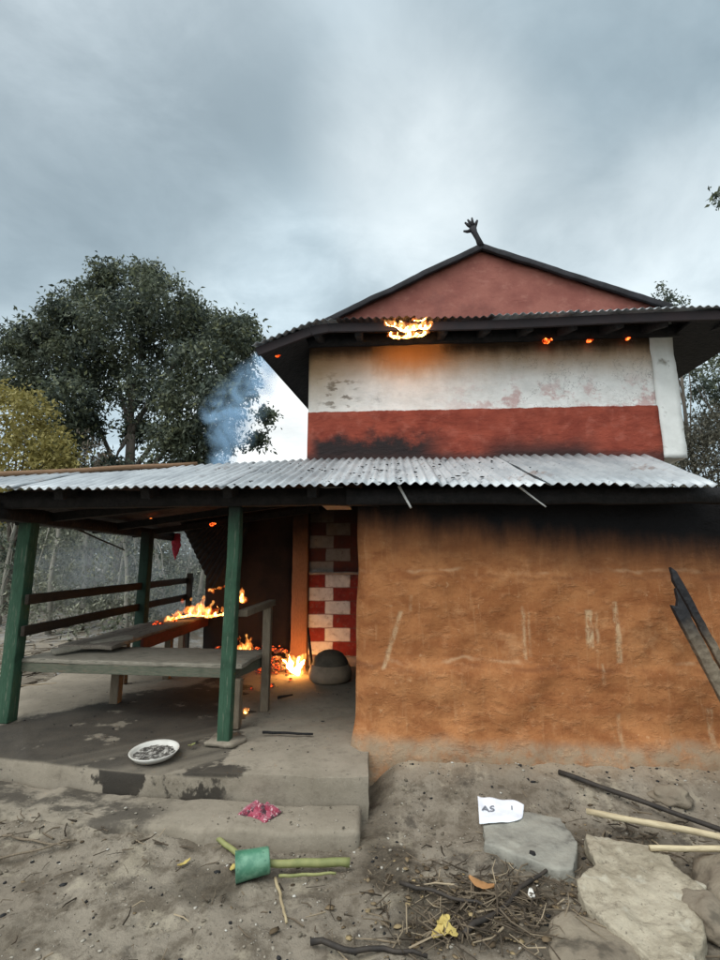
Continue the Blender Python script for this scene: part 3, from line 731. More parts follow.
flame('flame', 'bright flames licking the corrugated edge of the upper eave, left of the gable point',
      [((-.02, 4.43, 3.875), .09, .03, -.04, 0), ((.05, 4.42, 3.86), .08, .03, -.02, 0), ((.11, 4.44, 3.82), .10, .035, .03, -.01), ((.165, 4.43, 3.81), .09, .04, .04, 0),
       ((.23, 4.42, 3.82), .08, .04, .03, 0), ((.29, 4.43, 3.83), .08, .04, .05, 0), ((.345, 4.42, 3.82), .09, .04, .02, -.02), ((.40, 4.43, 3.85), .08, .03, .05, 0),
       ((.13, 4.43, 3.90), .05, .022, -.10, 0), ((.34, 4.43, 3.92), .055, .022, .06, 0), ((.24, 4.43, 3.92), .05, .018, .05, 0)], .7, k=6)
flame('flame', 'flames burning under the upper eave behind its edge board, left of the gable point',
      [((.0, 4.66, 3.88), .08, .04, .03, -.03), ((.09, 4.68, 3.865), .09, .045, -.02, -.03), ((.19, 4.66, 3.86), .10, .045, .03, -.03), ((.28, 4.67, 3.87), .09, .045, .02, -.03), ((.37, 4.66, 3.885), .08, .04, -.03, -.03)], .7, k=3.5)
flame('flame', 'leaping yellow flames on the far end of the railed bench',
      [((-2.85, 6.15, .85), .06, .05, 0, 0), ((-2.73, 6.2, .87), .12, .055, -.04, 0), ((-2.62, 6.25, .88), .19, .075, .02, 0), ((-2.51, 6.28, .87), .29, .075, .05, 0), ((-2.41, 6.3, .86), .20, .065, .08, 0), ((-2.31, 6.3, .88), .13, .05, .06, 0), ((-2.18, 6.3, .90), .13, .05, .05, 0),
       ((-2.40, 6.3, 1.20), .06, .03, .16, 0), ((-2.27, 6.32, 1.23), .06, .028, .12, 0)], .6, k=1.2, ncore=7)
flame('flame', 'white hot flame at the foot of the ochre pillar beside the grey pot',
      [((-1.17, 6.02, .24), .28, .065, .10, 0), ((-1.13, 6.03, .25), .25, .06, .13, 0), ((-1.22, 6.03, .28), .24, .065, -.10, 0), ((-1.27, 6.04, .30), .16, .055, -.14, 0), ((-1.15, 6.0, .24), .15, .07, .0, 0)], .75, k=14)
flame('flame', 'small flame burning behind the middle green post above the armrest',
      [((-2.03, 6.5, 1.05), .19, .055, .02, 0), ((-2.0, 6.5, 1.04), .13, .05, -.03, 0)], .75)
flame('flame', 'low orange flames flickering under the armrest of the front bench',
      [((-1.98, 6.35, .40), .2, .06, .03, 0), ((-1.91, 6.36, .38), .24, .06, .03, 0), ((-1.84, 6.36, .40), .20, .055, .02, 0), ((-2.08, 6.3, .38), .14, .05, -.03, 0)], .5)
flame('flame', 'tiny flame on the porch floor at the foot of the middle green post',
      [((-1.325, 4.47, .25), .055, .026, .01, 0), ((-1.30, 4.48, .25), .04, .02, .01, 0)], .7)

def embers(name, label, c, n_, spread, size, up=.5, mat=None):
    mb = MB()
    for i in range(n_):
        a = random.gauss(0, 1) * spread[0]; b = random.gauss(0, 1) * spread[1]; s_ = size * random.uniform(.5, 1.3)
        mb.blob((c[0] + a, c[1] + b, c[2] + abs(random.gauss(0, 1)) * spread[2] * math.exp(-(a / (spread[0] * 1.5)) ** 2) + s_ * .3), (s_ * random.uniform(.7, 1.6), s_, s_ * .7), 1, .5, 2.5, i)
    o = mb.build(name, mat or M['ember'], None); tag(o, kind='stuff'); return o
embers('ember_heap', 'heap of red glowing coals on the floor left of the white hot flame', (-1.50, 6.12, .25), 46, (.10, .10, .10), .035)
embers('ember_heap', 'wide bed of red glowing coals under the far end of the railed bench', (-2.32, 6.95, .28), 90, (.30, .14, .13), .045)
embers('ember_heap', 'thin scatter of glowing coals along the foot of the sooty rear wall', (-1.62, 6.62, .40), 26, (.16, .03, .05), .03)
for k in range(9):
    cx_, cy_ = random.gauss(-1.36, .14), random.gauss(5.72, .2)
    o = MB().blob((cx_, cy_, .252), (.028, .022, .016), 1, .5, 2.5, k).build('coal', M['ember'], None); tag(o, 'small half dead coal lying on the porch floor in front of the white hot flame', 'coal', 'coals scattered on the porch floor')
embers('ember_heap', 'small row of glowing coals on the back edge of the railed bench', (-2.86, 6.0, .83), 12, (.09, .12, .01), .025)
def eave_coal(x, y, z, s_, label):
    o = MB().blob((x, y, z), (s_ * 1.3, s_, s_), 2, .5, 2.5, int(x * 50)).blob((x + s_ * 1.4, y, z + .01), (s_, s_ * .8, s_ * .6), 1, .5, 2.5, int(x * 31)).build('ember', M['ember2'], None, smooth=True); tag(o, label, 'ember')
m, n = new_mat('hot ember'); p = n.pos(); q = n.noise(p, 26, 4, .65)
e = n.new('ShaderNodeEmission'); n.put(e.inputs[0], n.ramp(q, [(.35, (.5, .02, .004)), (.5, (1, .09, .012)), (.66, (1, .34, .06))])); n.put(e.inputs[1], n.mr(q, .32, .65, .15, 3.2))
n.l.new(e.outputs[0], n.out.inputs[0]); M['ember2'] = m
for px_, py_, sz_c, lab in ((546, 341, .030, 'largest of three glowing embers under the eave right of the gable point'), (589, 341, .020, 'middle of three glowing embers under the right half of the upper eave'), (627, 339, .017, 'rightmost glowing ember under the upper eave, nearest the white pilaster')):
    q_ = PX(px_, py_, 4.93); eave_coal(q_.x, q_.y, q_.z, sz_c, lab)
eave_coal(-1.20, 4.75, 3.74, .014, 'lone red ember under the left corner of the upper eave')
eave_coal(-3.03, 5.88, 2.10, .03, 'red ember under the porch roof above the rear green post')
eave_coal(-2.41, 6.3, 2.08, .024, 'faint red ember under the porch roof left of the middle post')

# ------------------------------------------------------------------ things on and about the house
def rod(name, a, b, r0, r1, mat, label, cat, sag=0, wob=.01, seg=8, group=None, n_=10):
    a, b = Vector(a), Vector(b); pts = []; rad = []
    for i in range(n_ + 1):
        t = i / n_; p = a.lerp(b, t); p.z -= sag * math.sin(math.pi * t)
        p += Vector((mn.noise(Vector((t * 4, a.x * 3, 1))), mn.noise(Vector((t * 4, a.y * 5, 2))), mn.noise(Vector((t * 4, a.z * 3, 3))) * .6)) * wob * (1 if 0 < i < n_ else .3)
        pts.append(p); rad.append((r0 + (r1 - r0) * t) * (1 + .15 * mn.noise(Vector((t * 12, a.x, a.y)))))
    o = MB().tube(pts, rad, seg).build(name, mat, None, smooth=True); tag(o, label, cat, group); return o
rod('roof_pole', (-4.2, 3.62, 2.215), (-1.92, 4.55, 2.535), .032, .024, M['pole'], 'long brown wooden pole lying along the left edge of the lower tin roof', 'pole', wob=.03)
M['straw'] = simple('pale split bamboo', (.50, .42, .27), (.36, .29, .18), 9, .7, .4, 30, stretch=(1, 1, 6))
M['greyb'] = simple('grey bamboo sliver', (.42, .42, .40), (.28, .28, .27), 9, .7, .4, 30)
rod('bamboo_sliver', tuple(PX(399, 486, 3.5)), tuple(PX(411, 508, 3.46)), .011, .008, M['greyb'], 'short pale sliver hanging from the eave beside the clay wall corner', 'sliver', wob=.003)
rod('bamboo_sliver', tuple(PX(518, 486, 3.5)), tuple(PX(546, 507, 3.46)), .009, .005, M['greyb'], 'thin grey sliver hanging from the eave over the middle of the clay wall', 'sliver', wob=.003)

# charred planks at the right edge
def plank(a, b, w, th, label, tip, seed):
    a, b = Vector(a), Vector(b); d = (b - a).normalized(); sd = d.cross(Vector((0, -1, 0))).normalized(); up = sd.cross(d)
    L = (b - a).length; out = [(0, -.5), (.06, -.42), (.10, .1), (.16, .05), (.19, .5)] if tip else [(0, -.1), (.03, -.5), (.14, -.5), (.12, .5), (.05, .4)]
    o1 = [(t, s_) for t, s_ in out]
    poly = ([(0, -.5), (.10, -.15), (.15, .15), (.13, .5)] if tip else [(0, .0), (.05, -.5), (.07, .5)])
    pts = [(L, .5), (L, -.5)] if False else None
    lo = [(L, -.5), (L, .5)]
    prof = ([(0, -.5), (.07, -.20), (.11, .12), (.09, .5)] if tip else [(.04, -.5), (0, -.1), (.05, .2), (.09, .5)])
    ring = prof + [(L * .5, .5), (L, .5), (L, -.5), (L * .5, -.5)]
    V = [a + d * t + sd * (s_ * w) + up * k for k in (-th / 2, th / 2) for t, s_ in ring]; n_ = len(ring)
    mb = MB(); mb.add(V, [tuple(reversed(range(n_))), tuple(range(n_, 2 * n_))] + [(i, (i + 1) % n_, n_ + (i + 1) % n_, n_ + i) for i in range(n_)])
    o = mb.build('charred_plank', M['chplank'], None, bevel=.004, rough=(.05, .007, 7, seed)); tag(o, label, 'plank'); return o
m, n = new_mat('half burnt plank'); p = n.pos(); z = n.xyz(p)[2]
g = n.noise(p, 16, 5, .65); c = n.mix(n.mr(g, .35, .7), (.10, .075, .05), (.18, .145, .10))
zz = n.m('ADD', z, n.m('MULTIPLY', n.m('SUBTRACT', n.noise(p, 7, 4), .5), .25)); c = n.mix(n.mr(zz, .98, 1.22), c, (.013, .0125, .014))
ck = n.voro(p, 24); finish(n, c, .75, n.bump(n.m('ADD', g, ck), .6, .012), .35); M['chplank'] = m
plank((1.855, 3.44, 1.385), (2.30, 3.28, .10), .078, .04, 'wider of two half burnt planks leaning at the right end of the clay wall', True, 1)
plank((1.905, 3.50, 1.535), (2.44, 3.36, .10), .048, .035, 'narrower of two half burnt planks leaning at the right end of the clay wall', False, 2)

# pot / clay stove
M['potm'] = simple('grey brown clay pot', (.30, .225, .155), (.19, .145, .10), 7, .8, .35, 24)
M['potd'] = simple('dark domed lid', (.11, .088, .062), (.06, .05, .036), 9, .75, .4, 26)
pot = empty('clay_pot', (-.73, 5.78, .24)); tag(pot, 'round grey clay pot with a dark domed top at the foot of the checkered wall', 'pot')
MB().lathe([(0, 0), (.25, 0), (.275, .02), (.29, .09), (.275, .17), (.25, .21), (.235, .215), (0, .215)], (-.73, 5.78, .24), 36).build('body', M['potm'], pot, smooth=True)
MB().lathe([(.245, .20), (.24, .235), (.215, .29), (.165, .345), (.10, .378), (.04, .39), (0, .39)], (-.73, 5.78, .24), 36).build('lid', M['potd'], pot, smooth=True)
for o in pot.children:
    for v_ in o.data.vertices: v_.co = Vector((-.73, 5.80, .24)) + (v_.co - Vector((-.73, 5.78, .24))) * .86
rod('stick', (-.98, 6.02, .34), (-1.10, 6.40, .74), .018, .014, M['char'], 'short charred stick leaning between the pot and the pillar', 'stick', wob=.004)

# porch floor bits
rod('stick', (-1.03, 3.99, .255), (-.63, 3.97, .258), .011, .008, M['char'], 'thin dark stick lying on the porch floor near the clay wall corner', 'stick', wob=.012)
rod('twig', (-1.15, 5.0, .25), (-1.02, 5.1, .255), .016, .008, M['char'], 'short black twig on the porch floor behind the middle post', 'twig', wob=.006)

# tray
M['wplastic'] = simple('dirty white plastic', (.62, .60, .55), (.48, .46, .41), 6, .5, .1, 20, spec=.45)
tr = empty('round_tray', (-1.66, 3.50, .245)); tag(tr, 'round white tray full of grey ash on the dark porch edge', 'tray')
TM = Matrix.Rotation(R(4), 4, 'X')
MB().lathe([(0, .0), (.128, .0), (.146, .022), (.160, .034), (.165, .030), (.150, .012), (.134, -.006), (0, -.006)], (-1.66, 3.50, .256), 40, TM).build('rim', M['wplastic'], tr, smooth=True)
m, n = new_mat('ash and scraps'); p = n.pos()
q = n.noise(p, 26, 5, .7); c = n.mix(n.mr(q, .47, .57), (.05, .045, .04), (.42, .40, .36)); c = n.mix(n.mr(n.noise(p, 60, 3), .52, .6, 0, .8), c, (.16, .145, .125))
finish(n, c, .9, n.bump(q, .8, .02), .2); M['ash'] = m
a_ = MB().lathe([(0, .014), (.05, .016), (.09, .013), (.135, .008)], (-1.66, 3.50, .256), 30, TM).build('ash', M['ash'], tr, rough=(.015, .008, 18, 4))

# crumpled pink cloth
def cloth(name, pts, h, mat, label, cat, seed, z):
    n_ = 26; V = []; F = []
    cx = sum(p[0] for p in pts) / len(pts); cy = sum(p[1] for p in pts) / len(pts)
    ring = 48; rows = 14
    def outl(t):
        k = t * len(pts); i = int(k) % len(pts); f = k - int(k); a, b = pts[i], pts[(i + 1) % len(pts)]
        return a[0] + (b[0] - a[0]) * f, a[1] + (b[1] - a[1]) * f
    for r_ in range(rows):
        q = (r_ + .02) / (rows - 1)
        for j in range(ring):
            ox, oy = outl(j / ring); x = cx + (ox - cx) * q; y = cy + (oy - cy) * q
            pz = mn.fractal(Vector((x * 14 + seed, y * 14, seed)), .6, 2, 3)
            rg = 1 - abs(mn.noise(Vector((x * 22, y * 22 + seed, 5)))) * 2
            V.append((x + mn.noise(Vector((x * 30, y * 30, 9))) * .012, y, z + .004 + h * (1 - q ** 3) * (.45 + .5 * max(-.7, pz) + .35 * rg)))
    for r_ in range(rows - 1):
        for j in range(ring): F.append((r_ * ring + j, r_ * ring + (j + 1) % ring, (r_ + 1) * ring + (j + 1) % ring, (r_ + 1) * ring + j))
    me = bpy.data.meshes.new(name); me.from_pydata(V, [], F); me.update()
    me.polygons.foreach_set('use_smooth', [True] * len(F))
    o = put_mesh(name, me, mat); tag(o, label, cat)
    s = o.modifiers.new('thickness', 'SOLIDIFY'); s.thickness = .004; return o
m, n = new_mat('pink printed cloth'); p = n.pos()
q = n.noise(p, 32, 4, .6); c = n.mix(n.mr(q, .42, .5), (.23, .026, .05), (.30, .065, .095)); c = n.mix(n.mr(n.noise(p, 45, 3), .58, .62), c, (.55, .34, .35)); c = n.mix(n.mr(n.noise(p, 22, 5, .7), .50, .58, 0, .93), c, (.035, .018, .022))
finish(n, c, .9, n.bump(n.noise(p, 120, 3), .3, .003), .1, **{'Sheen Weight': .3}); M['pink'] = m
cloth('cloth', [(-.93, 3.06), (-.90, 3.18), (-.87, 3.23), (-.82, 3.20), (-.74, 3.17), (-.67, 3.12), (-.70, 3.05), (-.74, 2.98), (-.82, 3.04)], .04, M['pink'], 'crumpled pink cloth with dark singed spots on the lower step', 'cloth', 3, .10)

# green plastic mug on its side, plus banana stalks
m, n = new_mat('cloudy green plastic'); p = n.pos()
q = n.noise(p, 18, 5, .6); c = n.mix(n.mr(q, .4, .62), (.065, .19, .115), (.14, .29, .19)); c = n.mix(n.mr(n.noise(p, 30, 4), .58, .68, 0, .6), c, (.03, .10, .06))
finish(n, c, .38, n.bump(q, .15, .006), .5, **{'Subsurface Weight': .0}); M['green'] = m
mug = empty('green_mug', (-.70, 2.68, .02)); tag(mug, 'cloudy green plastic mug lying on its side on the dirt below the step', 'mug')
GM = Matrix.Translation((-.795, 2.645, gz(-.7, 2.68) + .068)) @ Matrix.Rotation(R(18), 4, 'Z') @ Matrix.Rotation(R(86), 4, 'Y')
MB().lathe([(0, .165), (.052, .165), (.058, .158), (.060, .10), (.063, .05), (.067, .0), (.070, -.002), (.066, -.003), (.062, .004), (.058, .05), (.055, .10), (.052, .153), (0, .155)], (0, 0, 0), 30, GM).build('body', M['green'], mug, smooth=True)
MB().tube([GM @ Vector((.0, .06, .025)), GM @ Vector((.0, .095, .03)), GM @ Vector((.0, .10, .07)), GM @ Vector((.0, .085, .12)), GM @ Vector((0, .057, .125))], .008, 8).build('handle', M['green'], mug, smooth=True)
M['stalk'] = simple('yellow green stalk', (.25, .25, .10), (.16, .175, .065), 9, .6, .3, 20, dirt=((.12, .10, .05), 14, .6))
M['dry'] = simple('dry stalk', (.36, .29, .17), (.26, .2, .12), 9, .8, .4, 20)
rod('plant_stalk', (-.68, 2.70, .055), (-.235, 2.755, .045), .017, .022, M['stalk'], 'thick yellow green stalk lying right of the green mug', 'stalk', wob=.012)
rod('plant_stalk', (-1.0, 2.93, .045), (-.79, 2.775, .035), .013, .015, M['stalk'], 'thinner green stalk sticking out left of the green mug', 'stalk', wob=.008)
rod('plant_stalk', (-.58, 2.66, .025), (-.30, 2.69, .03), .008, .006, M['stalk'], 'slender bent stalk under the thick yellow green one', 'stalk', wob=.012)
rod('stick', (-.595, 2.65, .02), (-.475, 2.35, .025), .008, .006, M['dry'], 'thin pale stick on the dirt in front of the green mug', 'stick', wob=.012)

# grey slab, broken concrete, boulders
def slab(name, out, z0, z1, mat, label, cat, seed, tilt=(0, 0), cut=.035, amp=.008, fr=5, bev=.012):
    cx = sum(p[0] for p in out) / len(out); cy = sum(p[1] for p in out) / len(out)
    mb = MB(); mb.prism([(x, y) for x, y in out], z0, z1)
    mb.v = [(x, y, z + (x - cx) * tilt[0] + (y - cy) * tilt[1]) for x, y, z in mb.v]
    me = mb.mesh(name); bm = bmesh.new(); bm.from_mesh(me)
    bmesh.ops.bevel(bm, geom=list(bm.edges), offset=bev, segments=2, affect='EDGES', profile=.6)
    bmesh.ops.triangulate(bm, faces=[f for f in bm.faces if len(f.verts) > 4])
    bm.to_mesh(me); bm.free(); roughen(me, cut, amp, fr, seed)
    o = put_mesh(name, me, mat); tag(o, label, cat); return o
M['stone'] = simple('smooth grey stone', (.28, .268, .225), (.195, .186, .158), 9, .85, .7, 34, world=True, dirt=((.12, .112, .095), 9, .58))
slab('stone_slab', [(.50, 3.10), (.66, 3.19), (.80, 3.20), (.955, 3.15), (.965, 2.92), (.87, 2.71), (.80, 2.70), (.62, 2.80), (.475, 2.90)], .02, .095, M['stone'], 'smooth grey stone slab with a rounded edge under the white packet', 'stone', 3, (.02, .05), .022, .008, 8, .009)
MB().tube([(.70, 2.81, .08), (.701, 2.812, .099)], [.019, .012], 10).build('dark_spot', M['char'], bpy.data.objects['stone_slab'], rough=(.01, .003, 40, 2))
m, n = new_mat('broken concrete'); p = n.pos()
q = n.noise(p, 5, 6, .68); c = n.mix(n.mr(q, .38, .66), (.37, .325, .245), (.25, .215, .155)); c = n.mix(n.mr(n.noise(p, 16, 6, .72), .54, .68, 0, .8), c, (.16, .135, .098)); c = n.mix(n.mr(n.noise(p, 48, 4, .7), .60, .68, 0, .6), c, (.07, .06, .045))
c = n.mix(n.mr(n.noise(p, 9, 4), .57, .66, 0, .5), c, (.44, .41, .33))
finish(n, c, .95, n.bump(n.m('ADD', q, n.m('MULTIPLY', n.noise(p, 26, 5, .7), .6)), .75, .022), .15); M['bconc'] = m
slab('concrete_chunk', [(1.02, 2.97), (1.14, 2.93), (1.28, 2.86), (1.36, 2.78), (1.34, 2.66), (1.40, 2.56), (1.30, 2.40), (1.22, 2.27), (1.10, 2.13), (.99, 2.12), (.93, 2.22), (.86, 2.36), (.83, 2.50), (.84, 2.60), (.90, 2.64), (.98, 2.72)], .02, .105, M['bconc'], 'broken pale concrete slab with jagged edges at the lower right', 'slab', 5, (.05, .03), .022, .015, 8, .008)
M['rock'] = simple('brown grey rock', (.22, .185, .135), (.16, .13, .095), 5, .9, .6, 22, world=True, dirt=((.09, .075, .055), 7, .56), dist=.02)
def rock(c, r, label, seed, amp=.35):
    mb = MB().blob(c, r, 4, amp, 1.4, seed); me = mb.mesh('rock'); roughen(me, .03, .012, 6, seed)
    o = put_mesh('rock', me, M['rock']); tag(o, label, 'rock'); return o
rock((1.60, 2.60, .05), (.20, .26, .12), 'brown rounded rock at the right edge beside the broken concrete slab', 2)
rock((.80, 2.27, .0), (.20, .22, .08), 'low earthy rock under the lower left edge of the concrete slab', 4)
rock((1.33, 2.42, .08), (.09, .13, .06), 'flat flake of stone leaning on the right side of the concrete slab', 6)
rock((1.72, 3.42, .12), (.12, .09, .06), 'small dark rock by the wall foot at the right edge', 8)

# rods and poles
M['iron'] = simple('burnt dark pole', (.045, .036, .028), (.02, .017, .015), 10, .7, .4, 30)
rod('dark_pole', (1.10, 3.60, gz(1.1, 3.6) + .018), (1.80, 3.04, .115), .016, .014, M['iron'], 'long thin dark pole lying aslant on the earth near the clay wall', 'pole', wob=.008)
rod('bamboo_pole', (1.12, 3.19, .125), (1.90, 2.83, .15), .017, .019, M['straw'], 'long pale bamboo pole lying above the concrete slab', 'pole', wob=.008)
rod('bamboo_pole', (1.28, 2.80, .14), (1.92, 2.80, .155), .014, .016, M['straw'], 'shorter pale bamboo pole resting on the edge of the concrete slab', 'pole', wob=.008)

# white paper packet with printing
PZ = .115
pk = empty('paper_packet', (.62, 3.19, PZ)); tag(pk, 'white paper packet with faint grey print lying against the grey stone slab', 'packet')
pn = 22; V = []; F = []
quad = [(.475, 3.05), (.735, 3.10), (.775, 3.275), (.515, 3.335)]
def pq(u, v):
    a = Vector(quad[0]).lerp(Vector(quad[1]), u); b = Vector(quad[3]).lerp(Vector(quad[2]), u); p_ = a.lerp(b, v)
    rc = .028 * (max(0, u - .82) / .18) ** 2
    p_ = p_ + Vector((0, rc * (1 if v < .5 else -1) * abs(v - .5) * 2))
    return Vector((p_.x, p_.y, PZ + (v - .3) * .02 + .008 * mn.noise(Vector((u * 4, v * 3, 2))) + .004 * math.sin(u * 15 + v * 3) * v))
for i in range(pn + 1):
    for j in range(pn + 1): V.append(pq(i / pn, j / pn))
for i in range(pn):
    for j in range(pn): F.append((i * (pn + 1) + j, (i + 1) * (pn + 1) + j, (i + 1) * (pn + 1) + j + 1, i * (pn + 1) + j + 1))
me = bpy.data.meshes.new('sheet'); me.from_pydata(V, [], F); me.polygons.foreach_set('use_smooth', [True] * len(F)); me.update()
M['paper'] = simple('white paper', (.80, .82, .86), (.68, .70, .76), 10, .6, .2, 30)
o = put_mesh('sheet', me, M['paper'], pk); s = o.modifiers.new('thickness', 'SOLIDIFY'); s.thickness = .004
M['ink'] = simple('grey ink', (.13, .14, .165), (.2, .21, .235), 20, .7, 0, 30)
def ink_text(txt, size, u, v):
    cu = bpy.data.curves.new('lettering', 'FONT'); cu.body = txt; cu.size = size; cu.offset = .0012
    to = bpy.data.objects.new('lettering', cu); COL.objects.link(to)
    dg_ = bpy.context.evaluated_depsgraph_get(); me = bpy.data.meshes.new_from_object(to.evaluated_get(dg_))
    bpy.data.objects.remove(to)
    lu, lv = (pq(1, .5) - pq(0, .5)).length, (pq(.5, 1) - pq(.5, 0)).length
    bm = bmesh.new(); bm.from_mesh(me); bmesh.ops.triangulate(bm, faces=bm.faces)
    bmesh.ops.subdivide_edges(bm, edges=[e_ for e_ in bm.edges if e_.calc_length() > .01], cuts=2, use_grid_fill=True); bm.to_mesh(me); bm.free()
    for vv in me.vertices:
        vv.co = pq(u + vv.co.x / lu, v + vv.co.y / lv) + Vector((0, -.001, .0045))
    put_mesh('lettering', me, M['ink'], pk)
ink_text('AS', .068, .07, .42); ink_text('1', .05, .70, .52)

# yellow and brown leaves, litter ------------------------------------------------
def leaf(c, l, w, rz, curl, mat, label, seed, cat='leaf', group=None, lobes=0):
    n_ = 10; V = []; F = []
    for i in range(n_ + 1):
        t = i / n_; ww = w * math.sin(math.pi * min(.98, .04 + t * .94)) ** .7 * (1 + lobes * math.sin(t * 16))
        for s_ in (-1, 0, 1):
            V.append(Vector((t * l - l / 2, s_ * ww / 2, (curl * (t - .5) ** 2 * 4 + abs(s_) * curl * .6) * l * .3 + .006 * mn.noise(Vector((t * 5, s_, seed))))))
    for i in range(n_):
        for s_ in (0, 1): F.append((i * 3 + s_, i * 3 + 3 + s_, i * 3 + 4 + s_, i * 3 + 1 + s_))
    Mx = Matrix.Translation(c) @ Matrix.Rotation(rz, 4, 'Z')
    mb = MB(); mb.add([Mx @ v for v in V], F); o = mb.build('fallen_leaf', mat, None, smooth=True); tag(o, label, cat, group)
    s = o.modifiers.new('thickness', 'SOLIDIFY'); s.thickness = .002; return o
M['lyel'] = simple('yellow leaf', (.50, .40, .13), (.40, .29, .09), 14, .7, .3, 30)
M['lorg'] = simple('orange brown leaf', (.42, .22, .09), (.30, .15, .06), 14, .7, .3, 30)
yl = empty('yellow_scrap', (.20, 2.33, .03)); tag(yl, 'torn pale yellow leaf lying among the twigs near the bottom edge', 'leaf')
for k, (dx, dy, l, w, rz) in enumerate(((0, 0, .11, .05, 1.5), (-.03, -.03, .09, .04, 1.1), (.025, -.02, .09, .04, 2.0), (.0, .03, .07, .035, .7))):
    o = leaf((.20 + dx, 2.33 + dy, gz(.2, 2.33) + .022 + k * .003), l, w, rz, .5, M['lyel'], None, k, cat=None, lobes=.25); o.name = 'lobe'; o.parent = yl; o.matrix_parent_inverse = WM(yl).inverted()
leaf((.40, 2.58, gz(.4, 2.58) + .03), .12, .05, -.5, .6, M['lorg'], 'orange brown leaf among the twigs below the grey stone slab', 11)
leaf((-1.10, 2.74, gz(-1.1, 2.74) + .015), .075, .02, 1.0, .4, M['lyel'], 'narrow yellow leaf on the dirt left of the green mug', 13)
leaf((-.83, 2.70, gz(-.83, 2.70) + .02), .05, .025, 1.6, .5, M['lyel'], 'small yellow leaf touching the open end of the green mug', 14)
leaf((-1.47, 3.68, .258), .06, .025, 1.0, .4, M['stalk'], 'small yellow green leaf on the porch floor beside the round tray', 15)
leaf((.62, 2.55, gz(.62, 2.55) + .03), .06, .03, 1.4, .7, M['wplastic'], 'small curled white scrap under the lower edge of the grey stone slab', 16, cat='scrap')

def scatter_twigs(name, n_, fn, mat, kind='stuff', rmin=.002, rmax=.006, lmin=.05, lmax=.25):
    mb = MB()
    for i in range(n_):
        x, y = fn(); L = random.uniform(lmin, lmax); a = random.uniform(0, math.pi * 2); z = gz(x, y) + random.uniform(.004, .035)
        d = Vector((math.cos(a), math.sin(a), random.uniform(-.08, .12))); p = Vector((x, y, z)); r_ = random.uniform(rmin, rmax)
        k = Vector((random.gauss(0, .012), random.gauss(0, .012), random.gauss(0, .006)))
        mb.tube([p - d * L / 2, p + k, p + d * L / 2], [r_, r_ * .9, r_ * .5], 5)
    o = mb.build(name, mat, None); tag(o, kind=kind); return o
def hp(cx, cy, sx_, sy_): return lambda: (random.gauss(cx, sx_), random.gauss(cy, sy_))
m, n = new_mat('mixed dry twigs'); isl = n.island()
finish(n, n.ramp(isl, [(0, (.03, .023, .016)), (.4, (.085, .065, .045)), (.8, (.16, .125, .085)), (1, (.34, .27, .18))]), .85, None, .2); M['twigs'] = m
scatter_twigs('twig_litter', 430, hp(.42, 2.48, .26, .15), M['twigs'], lmin=.03, lmax=.2, rmin=.0015, rmax=.0045)
scatter_twigs('twig_litter', 150, lambda: (random.uniform(-3, 1.9), random.uniform(1.9, 2.9)), M['twigs'], lmin=.02, lmax=.10, rmin=.0015, rmax=.004)
scatter_twigs('twig_litter', 110, hp(1.3, 3.1, .3, .14), M['twigs'], lmin=.03, lmax=.13)
scatter_twigs('twig_litter', 60, lambda: (random.uniform(-2.8, -1.0), random.uniform(2.8, 3.1)), M['twigs'], lmin=.03, lmax=.13)
for k, (a, b, r_, lab) in enumerate((((.28, 2.30), (.80, 2.78), .013, 'crooked dark branch lying in the twig litter beneath the grey stone slab'), ((-.35, 2.23), (.12, 2.20), .012, 'dark branch lying along the bottom edge left of the yellow leaf'),
                                     ((.02, 2.60), (.40, 2.46), .010, 'dark forked branch at the left side of the twig litter'), ((-2.25, 2.62), (-1.75, 2.83), .008, 'thin grey branch on the dirt at the left edge'), ((-2.2, 2.85), (-1.78, 2.80), .007, 'thin pale branch on the dirt just below the step at the left edge'))):
    rod('branch', (a[0], a[1], gz(*a) + .02), (b[0], b[1], gz(*b) + .025), r_, r_ * .6, M['iron'] if k < 3 else M['leg'], lab, 'branch', wob=.03)
# charcoal, pebbles
def bits(name, n_, fn, smin, smax, mat, flat=.6, kind='stuff', label=None, cat=None, parent=None):
    bm = bmesh.new(); bmesh.ops.create_icosphere(bm, subdivisions=1, radius=1); bm.verts.index_update()
    V0 = np.array([v.co[:] for v in bm.verts]); F0 = np.array([[v.index for v in f.verts] for f in bm.faces]); bm.free(); nv_ = len(V0)
    Vs = []; Fs = []
    for i in range(n_):
        x, y, z = fn(); s_ = smin * (smax / smin) ** (random.random() ** 2.2)
        v = V0 * rng.uniform(.7, 1.3, (nv_, 1)) * np.array([s_ * random.uniform(.7, 1.7), s_, s_ * flat]); a = random.random() * 6.28
        ca, sa = math.cos(a), math.sin(a); v = np.stack([v[:, 0] * ca - v[:, 1] * sa, v[:, 0] * sa + v[:, 1] * ca, v[:, 2]], 1) + np.array([x, y, z + s_ * flat * .4])
        Vs.append(v); Fs.append(F0 + nv_ * i)
    me = arr_mesh(name, np.concatenate(Vs), np.concatenate(Fs)); o = put_mesh(name, me, mat, parent)
    if parent is None: tag(o, label, cat, None, kind)
    else: o['kind'] = 'stuff'
    return o
def gpt(x0, x1, y0, y1):
    def f():
        x, y = random.uniform(x0, x1), random.uniform(y0, y1); return x, y, gz(x, y)
    return f
M['coal'] = simple('charcoal', (.02, .019, .019), (.010, .010, .010), 20, .8, .2, 30)
m, n = new_mat('mixed pebbles'); isl = n.island()
finish(n, n.ramp(isl, [(0, (.09, .075, .055)), (.5, (.19, .16, .12)), (.9, (.30, .27, .22)), (1, (.5, .48, .43))]), .9, None, .2); M['peb'] = m
bits('charcoal_bits', 300, gpt(-3.4, 2.0, 1.9, 3.0), .003, .014, M['coal'])
